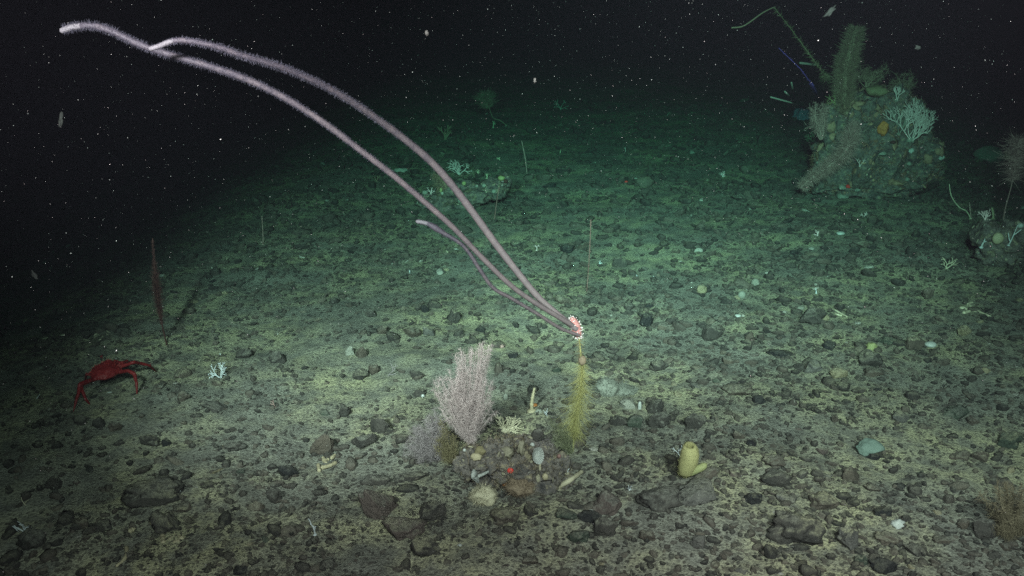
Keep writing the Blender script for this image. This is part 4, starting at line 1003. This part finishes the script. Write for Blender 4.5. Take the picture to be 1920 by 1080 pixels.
def plume(name, stalk, body, w_, mat, label, n, y=None, cat='coral', smat=None, lean=.5, flat=.35, width=.9, shape=None, srad=1.3, core=0, jit=.35):
    p, nn = place(*stalk[0]); yy = p[1] if y is None else y; m = mpp(atY(body[0][0], body[0][1], yy)); e = empty(name, p, label, cat)
    P = interp([p] + [atY(a, b_, yy) for a, b_ in stalk[1:]] + [atY(a, b_, yy) for a, b_ in body], 40)
    d = np.concatenate([[0], np.cumsum(np.linalg.norm(np.diff(P, axis=0), axis=1))]); d /= d[-1]
    s = MB(); s.tube(P, np.linspace(srad, .6, 40) * m, 5); s.build('stem', smat or mat, e)
    k = len(stalk) / (len(stalk) + len(body) - 1) * .9 if len(stalk) > 1 else 0.02
    sh = shape or (lambda u: .35 + .65 * math.sin(min(max(u, 0), 1) ** .8 * math.pi * .85 + .25))
    cr = lambda t: core * m * sh((t - k) / (1 - k)) * (1 + .25 * mnoise.noise(Vector((t * 9, px_seed, 0))))
    px_seed = body[0][0] * .37
    if core:
        kk = MB(); t_ = np.linspace(0, 1, 40); q0 = int(40 * k); kk.tube(P[q0:], np.array([cr(t) for t in t_[q0:]]), 14); kk.build('core', mat, e)
    h = MB(); brush_hairs(h, P, lambda t: (w_ - core) * m * sh((t - k) / (1 - k)), n, width * m, start=(lambda t: cr(t) * .8) if core else None, lean=lean, t0=k, t1=1, bend=.35, flat=flat, jitter=jit); h.build('plumage', mat, e)
    return e
plume('feather_coral', [(952, 237), (938, 226), (925, 221)], [(918, 205), (908, 178)], 18, 'far_plume', 'faint feathery plume on a bent stalk, farthest up the slope', 700, lean=.5)

# ------------------------------------------------------------------ low coral mound behind the whips
YM = G(850, 394)[1]
mound = big_rock('coral_mound', [(840, 376, 90, 46, 0, 45), (805, 374, 45, 34, 0, 25), (885, 366, 80, 36, 8, 40), (925, 355, 60, 40, 14, 30), (945, 340, 30, 26, 16, 20), (870, 360, 70, 40, 20, 30)],
    'rock_mottled', 'low dark coral-covered mound behind the long whips', 'rock', YM + .15, sub=4, rough=.34)
crust_on(mound, 200, .014, 'encrusting', seed=14); crust_on(mound, 70, .012, 'pale_sponge', 'pale_growths', seed=15)
coral_thing('small_coral', 861, 328, 30, 'far_white', 'white fan-shaped coral rising from the back of the dark mound', group=SM, seed=41, levels=3, thick=1.5, stems=4)
coral_thing('small_coral', 808, 364, 16, 'far_white', 'small white coral at the near end of the dark mound', group=SM, seed=42, levels=2, thick=1.0, stems=2)
coral_thing('small_coral', 911, 360, 20, 'cream_coral', 'thin cream upright coral in the middle of the dark mound', group=SM, seed=43, levels=1, thick=1.1)
coral_thing('small_coral', 942, 348, 16, 'far_white', 'pale comb-like coral at the far end of the dark mound', group=SM, seed=44, levels=2, thick=1.0, stems=3)
coral_thing('small_coral', 897, 332, 16, 'cream_coral', 'small cream coral on the mound\'s back edge', group=SM, seed=45, levels=2, thick=1.2)
coral_thing('small_coral', 913, 335, 14, 'cream_coral', 'short cream knobbly coral next to the mound\'s back edge', group=SM, seed=46, levels=1, thick=1.4)
bush('veil_coral', 'see-through pale green fan coral half hidden behind a whip', (838, 352), [(822, 338, 16, 20, 1)], 'far_plume', YM + .1, 14, 700, 9, .7, 52)
for (px, py, w_, h_, mat, label) in [(870, 344, 8, 8, 'lime_sponge', 'small lime ball sponge on a stalk on the dark mound'), (865, 376, 14, 13, 'pale_sponge', 'pale green round sponge against a whip on the dark mound'),
    (800, 383, 12, 9, 'lime_sponge', 'lime sponge at the foot of the dark mound\'s near end'), (797, 361, 11, 9, 'pale_sponge', 'pale sponge lump at the mound\'s near end'), (908, 348, 10, 8, 'pale_sponge', 'small pale sponge in the mound\'s middle'),
    (926, 359, 9, 9, 'pale_sponge', 'pale sponge lower on the mound\'s far half'), (940, 334, 13, 10, 'lime_sponge', 'yellow-green sponge cap on the mound\'s far end'), (894, 349, 6, 6, 'pale_sponge', 'tiny pale sponge dot left of the mound\'s middle'),
    (948, 340, 8, 8, 'red_whip', 'dull red sponge at the mound\'s far tip'), (827, 357, 6, 10, 'lime_sponge', 'tiny lime upright sponge behind the mound\'s near end')]:
    small_blob('round_sponge', px, py, w_, h_, mat, label, 'sponge', group='sponges on the dark mound', rough=.15)

# ------------------------------------------------------------------ the tall encrusted boulder
YR = G(1622, 372)[1] + .25
boulder = big_rock('encrusted_boulder', [(1628, 300, 180, 160, 0, 75), (1600, 250, 95, 130, 10, 55), (1660, 230, 110, 130, 14, 60), (1700, 300, 110, 120, 6, 60), (1560, 320, 90, 90, -8, 45), (1640, 345, 150, 60, -28, 45), (1570, 230, 50, 90, 12, 35), (1690, 215, 60, 70, 10, 36), (1730, 330, 60, 60, 0, 40), (1545, 345, 60, 40, -16, 30)],
    'rock_mottled', 'tall boulder overgrown with corals and sponges at the edge of the light', 'rock', YR, sub=5, rough=.36)
crust_on(boulder, 700, .040, 'rust_crust', seed=24, tone=(0, .6)); crust_on(boulder, 500, .016, 'rust_crust', 'fine_growths', seed=26, tone=(.3, .9)); crust_on(boulder, 150, .012, 'pale_sponge', 'pale_growths', seed=25)
crust_on(boulder, 25, .022, 'red_whip', 'red_growths', seed=27); crust_on(boulder, 20, .035, 'orange_crust', 'ochre_growths', seed=28) if False else None
turf_on(boulder, 9000, 8, 'rust_fuzz', 'brown_turf', 5, .7); turf_on(boulder, 4000, 8, 'olive_brush', 'olive_turf', 7, .7); turf_on(boulder, 2500, 8, 'far_mauve', 'grey_turf', 9, .8)
plume('column_coral', [(1588, 215)], [(1584, 180), (1586, 130), (1596, 90), (1606, 52)], 24, 'far_plume', 'tall olive plume coral towering from the boulder\'s top', 7500, y=YR - .05, lean=.25, flat=.95, width=.7, core=9, shape=lambda u: .55 + .45 * math.sin(min(u, 1) * 2.6 + .3))
plume('brush_coral', [(1602, 232)], [(1592, 268), (1574, 296), (1545, 318), (1520, 335), (1502, 352)], 20, 'far_mauve', 'greyish bottlebrush coral hanging down the boulder\'s near flank', 6000, y=YR - .48, lean=.2, flat=.95, width=.7, core=5, shape=lambda u: .5 + .5 * math.sin(min(u * 1.1, 1) * 2.7 + .2))
bush('round_coral', 'rounded grey fan coral on the boulder\'s outer flank', (1540, 262), [(1535, 220, 20, 34, 1), (1540, 200, 16, 20, .5)], 'far_mauve', YR - .25, 22, 1300, 10, .8, 61)
def fan_big(px, py, hpx, wsp, label, seed, mat='far_white', levels=5, thick=1.5, stems=3, y=None):
    p, n = place(px, py); m = mpp(p); e = empty('fan_coral', p, label, 'coral')
    mb = MB(); fan_coral(mb, p + np.array([0, -.02, 0]), (0, -.12, 1), (1, -.15, 0), hpx * m * .30, thick * m, levels, seed, wsp, (2, 3), .12, .12, ratio=(.62, .82), stems=stems, taper=.80, curl=.10, fanstep=.34); mb.build('branches', mat, e)
    k = MB(); k.blob(p, np.array([6, 5, 4]) * m, 2, .3); k.build('holdfast', 'pale_sponge', e)
fan_big(1708, 264, 80, .46, 'bright white lacy fan coral on the boulder\'s side', 5, levels=5, thick=1.4, stems=5)
fan_big(1684, 252, 58, .45, 'dimmer white fan coral behind the bright lacy one', 9, mat='pale_sponge', levels=4, thick=1.0)
fan_big(1680, 188, 34, .5, 'small white net coral slanting over the boulder\'s shoulder', 14, levels=3, thick=1.3, stems=2)
bush('dark_bush', 'dark bushy coral on the boulder\'s far shoulder', (1690, 182), [(1702, 148, 22, 28, 1), (1680, 158, 12, 14, .4)], 'far_plume', YR + .12, 20, 700, 10, .7, 63)
bush('dark_bush', 'dark bushy coral right beside the tall plume', (1625, 165), [(1640, 132, 26, 16, 1), (1625, 140, 14, 16, .5)], 'far_plume', YR + .1, 18, 600, 10, .7, 64)
for (px, py, w_, h_, mat, label) in [(1640, 166, 44, 20, 'olive_brush', 'dull yellow sponge cap on the boulder\'s top'), (1500, 213, 34, 38, 'blue_sponge', 'bluish see-through sponge behind the boulder\'s outer flank'),
    (1706, 261, 14, 10, 'pale_sponge', 'pale sponge at the foot of the bright lacy fan coral'), (1708, 281, 11, 10, 'shell_white', 'white small sponge under the lacy fan coral'), (1765, 294, 10, 8, 'shell_white', 'white speck-like sponge on the boulder\'s far edge'),
    (1653, 286, 14, 8, 'pale_sponge', 'pale flat sponge in the middle of the boulder'), (1578, 365, 22, 10, 'pale_sponge', 'pale blue-grey plate sponge at the boulder\'s foot'), (1578, 349, 14, 10, 'pale_sponge', 'whitish knob sponge above the plate sponge'), (1608, 354, 10, 8, 'pale_sponge', 'small pale knob at the boulder\'s foot, right of the whitish knob'),
    (1655, 235, 20, 26, 'orange_crust', 'ochre sponge patch on the boulder\'s face beside the fan corals'), (1590, 348, 9, 7, 'red_anemone', 'dull red anemone at the boulder\'s foot'), (1674, 265, 10, 6, 'red_whip', 'dark red sponge below the dimmer fan coral'), (1704, 305, 9, 9, 'pale_sponge', 'pale round sponge low on the boulder\'s far half'), (1514, 356, 9, 7, 'shell_white', 'white shell at the boulder\'s outer foot'),
    (1700, 335, 10, 8, 'pale_sponge', 'pale small sponge at the boulder\'s lower far half'), (1558, 235, 16, 20, 'rust_crust', 'cream knobbly sponge left of the boulder\'s dark cleft')]:
    small_blob('boulder_sponge', px, py, w_, h_, mat, label, 'sponge', group='sponges on the tall boulder', rough=.45, lift=.12)
coral_thing('small_coral', 1525, 268, 22, 'cream_coral', 'cream twiggy coral on the boulder\'s outer flank', group=SM, seed=71, levels=3, thick=1.3, stems=4)
coral_thing('small_coral', 1566, 195, 26, 'lime_sponge', 'pale yellow coral tuft at the tall plume\'s foot', group=SM, seed=72, levels=3, thick=1.2, stems=3)
coral_thing('small_coral', 1612, 312, 22, 'far_white', 'thin white coral on the boulder\'s lower face', group=SM, seed=73, levels=2, thick=1.0, stems=2)
coral_thing('small_coral', 1625, 328, 18, 'cream_coral', 'pale crooked coral near the boulder\'s base', group=SM, seed=74, levels=2, thick=1.0)
coral_thing('small_coral', 1628, 160, 16, 'far_white', 'thin pale sprig on the boulder\'s crest', group=SM, seed=75, levels=2, thick=.9)
# whips leaning from the boulder
plume('yellow_whip', [(1560, 172), (1546, 142)], [(1520, 105), (1495, 70), (1472, 40), (1452, 14)], 10, 'olive_brush', 'long yellow-green brush whip leaning out from the boulder', 2600, y=YR - .05, lean=.5, flat=.9, srad=1.6, shape=lambda u: .45 + .8 * math.sin(min(u, 1) ** .6 * 2.9))
stick('thread_whip', [(1562, 160), (1530, 120), (1500, 118)], (1.2, .9), 'pale_sponge', 'short pale thread branching off by the yellow-green whip', y=YR - .1, knob=False)
def thread():
    a = atY(1452, 13, YR - .05); m = mpp(a); e = empty('pale_streamer', a, 'thin pale streamer trailing from the tip of the yellow-green whip', 'streamer')
    P = interp([a, atY(1430, 24, YR - .1), atY(1405, 42, YR - .12), atY(1390, 50, YR - .14), atY(1372, 52, YR - .14)], 20); mb = MB(); mb.tube(P, np.linspace(1.2, 1.6, 20) * m, 6); mb.build('strand', 'far_plume', e)
thread()
plume('purple_whip', [(1532, 178)], [(1520, 155), (1500, 128), (1478, 105), (1460, 90)], 5, 'purple_whip', 'deep purple whip coral leaning out below the yellow-green whip', 1200, y=YR - .15, lean=.4, flat=.9, srad=2.6)
for i, (pts, label) in enumerate([([(1508, 200), (1482, 192), (1462, 180), (1445, 182)], 'faint pale sprawling twig beyond the boulder\'s outer flank'), ([(1488, 190), (1478, 178), (1472, 172)], 'short faint twig beside the sprawling one'), ([(1490, 185), (1486, 165), (1484, 155)], 'faint upright twig behind the bluish sponge')]):
    stick('faint_twig', pts, (1.2, .8), 'pale_sponge', label, y=YR - .02)

# ------------------------------------------------------------------ dim growths at the frame's far side
bush('brown_bush', 'large brown bushy coral at the dim side edge, near the bottom', (1890, 1008), [(1885, 945, 45, 55, 2), (1915, 960, 45, 60, 2), (1868, 985, 26, 22, .6)], 'brown_fuzz', G(1890, 1012)[1], 44, 5200, 13, .8, 66)
YS = G(1870, 500)[1] + .1
knoll = big_rock('dim_knoll', [(1875, 462, 90, 70, 0, 45), (1905, 440, 60, 60, 10, 36), (1848, 440, 60, 44, 12, 36), (1860, 480, 60, 40, -12, 25), (1900, 478, 50, 36, -6, 25)], 'rock_mottled', 'dark knoll with pale corals at the dim side edge', 'rock', YS, rough=.32)
crust_on(knoll, 160, .014, 'encrusting', seed=34); crust_on(knoll, 50, .009, 'pale_sponge', 'pale_growths', seed=35)
small_blob('ball_sponge', 1868, 447, 21, 23, 'tan_tube', 'tan ball sponge on the dark knoll at the dim side edge', 'sponge', rough=.08)
coral_thing('finger_coral', 1840, 464, 26, 'white_coral', 'white finger coral left of the tan ball sponge', seed=81, levels=1, thick=2.0)
coral_thing('finger_coral', 1891, 460, 38, 'white_coral', 'taller white finger coral right of the tan ball sponge', seed=82, levels=1, thick=1.6, wig=.05, first=.7)
coral_thing('finger_coral', 1864, 496, 34, 'pale_sponge', 'pale mauve knobbly stem below the tan ball sponge', seed=83, levels=1, thick=2.4, wig=.05, first=.8)
small_blob('white_stone', 1912, 423, 12, 10, 'shell_white', 'white chip at the very edge beside the dark knoll', 'stone')
small_blob('flat_sponge', 1850, 288, 54, 34, 'pale_sponge', 'broad pale green cushion sponge on the dark slope behind the knoll', 'sponge', rough=.3, lift=.25)
small_blob('flat_sponge', 1888, 292, 40, 20, 'lime_sponge', 'dimmer flat sponge touching the broad cushion sponge', 'sponge', rough=.3, lift=.2)
plume('pink_pen', [(1880, 425), (1884, 395), (1892, 365)], [(1897, 345), (1903, 310), (1910, 262)], 24, 'rose_pen', 'pinkish feathery sea pen at the side edge above the knoll', 900, lean=.25, flat=.25, shape=lambda u: .55 + .45 * math.sin(min(max(u, 0), 1) * 2.6 + .2), width=1.1)
coral_thing('small_coral', 1847, 412, 20, 'far_white', 'white bushy coral beside a tan post near the side edge', group=SM, seed=84, levels=3, thick=1.0, stems=3)
stick('post_sponge', [(1862, 412), (1862, 400), (1860, 390)], (2.6, 2.4), 'tan_tube', 'tan post-like sponge beside the white bushy coral', cat='sponge')
stick('bent_twig', [(1820, 410), (1812, 396), (1798, 388), (1784, 368), (1780, 346)], (1.2, .8), 'cream_coral', 'bent bare twig coral in front of the cushion sponge')
stick('bent_twig', [(1821, 410), (1819, 394), (1818, 380)], (1.2, .9), 'far_mauve', 'short bare twig right at the bent twig\'s foot')
small_blob('white_stone', 1575, 437, 16, 7, 'shell_white', 'white flat chip above the brown wide stone in the dim gravel', 'stone')
small_blob('red_spot', 1174, 342, 7, 7, 'red_anemone', 'tiny dull red ball on the far green seabed', 'anemone')

# ------------------------------------------------------------------ the red crab
def crab():
    g = G(203, 722); m = mpp(g); gz = float(surf(g[0], g[1]))
    e = empty('crab', (g[0], g[1], gz), 'red crab with long jointed legs walking on the dim seabed', 'crab')
    Z = lambda px, py, h: atZ(px, py, gz + h)
    mb = MB(); SP = []
    # carapace: heart-shaped, pointed beak away from the viewer, raised on its legs
    c = Z(199, 697, .085); v, f = ico(4); V = []
    for p in v:
        x, y, z = p
        w_ = 1.0 - .42 * max(0, y) ** 1.5 - .1 * max(0, -y)
        q = np.array([x * 26 * w_, y * 34 * (1.12 if y > .75 and abs(x) < .3 else 1), z * (14 if z > 0 else 9)])
        k = mnoise.noise(Vector((x * 5, y * 5, z * 5))); q *= 1 + .09 * k + .05 * mnoise.noise(Vector((x * 13, y * 13, z * 13)))
        q[2] += 5 * math.exp(-((x / .35) ** 2 + ((y - .35) / .3) ** 2)) * (z > 0) + 2.5 * math.exp(-((abs(x) - .5) ** 2 / .03 + (y + .3) ** 2 / .08)) * (z > 0)
        V.append(c + q * m)
    mb.add(V, f)
    def leg(pts, r):
        Q = np.array([Z(*q) for q in pts]); kk = np.linspace(0, len(pts) - 1, 26); P = np.stack([np.interp(kk, np.arange(len(pts)), Q[:, a]) for a in range(3)], -1); R = np.interp(np.linspace(0, 1, 26), np.linspace(0, 1, len(r)), r) * m * .86
        R = R * (1 + .16 * np.sin(np.linspace(0, (len(pts) - 1) * 2 * math.pi, 26) + 1.2) ** 2)
        mb.tube(P, R, 8); SP.append((P, R))
    leg([(215, 690, .08), (228, 686, .09), (241, 683, .10), (250, 679, .11), (262, 681, .085), (280, 685, .06), (293, 697, .0)], [4.5, 4.8, 3.6, 3.4, 3.6, 3.0, 1.2])
    leg([(214, 700, .075), (228, 697, .085), (240, 695, .10), (252, 701, .09), (256, 718, .05), (257, 746, .0)], [4.5, 4.2, 3.8, 4.0, 3.2, 1.0])
    leg([(182, 706, .075), (170, 713, .085), (155, 718, .10), (149, 722, .10), (148, 735, .07), (143, 750, .04), (137, 774, .0)], [4.5, 4.2, 4.2, 4.0, 3.4, 3.0, 1.0])
    leg([(184, 710, .07), (168, 714, .09), (152, 722, .095), (154, 732, .07), (161, 749, .03), (170, 760, .0)], [4.2, 4.0, 3.6, 3.2, 3.0, .9])
    leg([(182, 698, .075), (172, 701, .08), (162, 702, .085), (160, 710, .03), (160, 716, .0)], [3.6, 3.0, 2.6, 2.0, .9])
    leg([(213, 684, .08), (221, 681, .09), (229, 680, .10), (238, 677, .09), (246, 681, .05), (252, 684, .0)], [3.8, 3.6, 3.6, 3.2, 2.6, 1.0])
    leg([(210, 680, .08), (216, 678, .09), (222, 680, .085), (226, 686, .07)], [3.4, 3.6, 4.4, 2.0])
    leg([(191, 672, .085), (190, 667, .075)], [2.0, .6])
    o = mb.build('body', 'crab_shell', e)
    md = o.modifiers.new('weld', 'REMESH'); md.mode = 'VOXEL'; md.voxel_size = .0032; md.use_smooth_shade = True
    s = MB(); vv = np.array(V)[[i for i in range(len(v)) if v[i][2] > .1]]; ii = RNG.integers(0, len(vv), 260)
    s.hairs(vv[ii], vv[ii] - c + np.array([0, 0, .02]), 3.0 * m, 1.2 * m, .05); 
    for P, R_ in SP:
        k = RNG.integers(0, 25, 34); d_ = RNG.normal(0, 1, (34, 3)); d_[:, 2] = np.abs(d_[:, 2]); d_ /= np.linalg.norm(d_, axis=1)[:, None]
        s.hairs(P[k] + d_ * (R_[k] * .8)[:, None], d_, 2.4 * m, 1.0 * m, .05)
    s.build('spines', 'crab_shell', e)['kind'] = 'stuff'
    for qx in (190, 197):
        a_ = Z(qx, 676, .10); ey = MB(); ey.tube([a_, a_ + np.array([0, .002, .008])], .0025, 6); ey.blob(a_ + np.array([0, .002, .011]), np.full(3, .0038), 2, .05); ey.build('eye', 'stone_black', e)
crab()

# ------------------------------------------------------------------ marine snow drifting in the water
def marine_snow(n):
    mb_v = []; mb_f = []; off = 0
    oct_v = np.array([[1, 1, 1], [-1, -1, 1], [-1, 1, -1], [1, -1, -1]], float)
    oct_f = np.array([[0, 1, 3], [0, 2, 1], [0, 3, 2], [1, 2, 3]])
    d = .9 + 5.5 * RNG.uniform(0, 1, n) ** .6
    x = RNG.uniform(-.78, .78, n) * d; yv = RNG.uniform(-.45, .5, n) * d
    P = CAM + FWD * d[:, None] + RGT * x[:, None] + UPV * yv[:, None]
    keep = P[:, 2] > .12; P = P[keep]; n = len(P); dd = d[keep]
    s = .00016 * (1 - RNG.uniform(0, 1, n) * .995) ** (-1 / 3.0) * np.clip(dd / 1.5, .7, 2.2); s = np.minimum(s, .0011)
    S = s[:, None] * RNG.uniform(.5, 1.6, (n, 3))
    V = np.einsum('nij,nkj->nki', rot_mats(n, 1.5), oct_v[None] * S[:, None, :]) + P[:, None, :]
    F = oct_f[None] + (np.arange(n) * 4)[:, None, None]
    mb = MB(); mb.v = [V.reshape(-1, 3)]; mb.f = [tuple(q) for q in F.reshape(-1, 3).tolist()]; mb.n = n * 4; mb.a = [np.repeat(RNG.uniform(0, 1, n), 4)]
    o = mb.build('marine_snow', 'snow'); o['kind'] = 'stuff'; o['label'] = 'white specks of marine snow drifting in the dark water'
marine_snow(26000)
def flake(px, py, d, w_, h_, ang, label):
    p = atD(px, py, d); m = d / FPX; v, f = rock_shape(3, .8, 1.9, int(px), 0); v = v * np.array([w_, w_ * .6, h_]) * .5 * m
    c, s_ = math.cos(ang), math.sin(ang); v = v @ np.array([[c, 0, -s_], [0, 1, 0], [s_, 0, c]])
    mb = MB(); mb.add(p + v, f); o = mb.build('drifting_flake', 'flake', loc=p); tag(o, label, 'flake', 'flakes drifting in the water')
flake(1556, 22, 4.0, 24, 8, -.8, 'largest pinkish flake drifting above the tall boulder')
flake(1721, 89, 4.0, 9, 7, .2, 'small round pinkish flake drifting right above the boulder')
flake(114, 224, 3.0, 7, 26, .3, 'faint elongated flake drifting in the dark water below the whip tips')
flake(65, 516, 3.2, 8, 16, -.5, 'faint flake drifting over the dark slope far from the lamps')
flake(800, 62, 2.4, 6, 9, 0, 'faint jellyish flake drifting in the black water above the whips')
flake(1003, 151, 2.6, 5, 8, 0, 'pale flake drifting over the dark slope')
# ------------------------------------------------------------------ the water
def build_haze():
    bm = bmesh.new(); bmesh.ops.create_cube(bm, size=1)
    me = bpy.data.meshes.new('haze'); bm.to_mesh(me); bm.free()
    o = bpy.data.objects.new('haze', me); COL.objects.link(o); o['kind'] = 'stuff'
    o['label'] = 'clear dark green sea water over the seabed'
    o.scale = (160, 76, 6.6); o.location = (0, 34.5, .65)
    m = bpy.data.materials.new('sea_water'); m.use_nodes = True; nt = m.node_tree
    nt.nodes.remove(nt.nodes['Principled BSDF'])
    v = nt.nodes.new('ShaderNodeVolumePrincipled'); nt.links.new(v.outputs[0], nt.nodes['Material Output'].inputs['Volume'])
    D = HAZE_D; v.inputs['Density'].default_value = D
    s = HAZE_S; a = HAZE_A
    colr = [s[i] / D for i in range(3)]; ab = [(1 - a[i] / (D * (1 - colr[i]))) ** 2 for i in range(3)]
    v.inputs['Color'].default_value = (*colr, 1); v.inputs['Absorption Color'].default_value = (*ab, 1)
    v.inputs['Anisotropy'].default_value = 0.0
    me.materials.append(m); return o
HAZE_D = .25; HAZE_S = (.00070, .00078, .00102); HAZE_A = (.150, .045, .070)
build_haze()
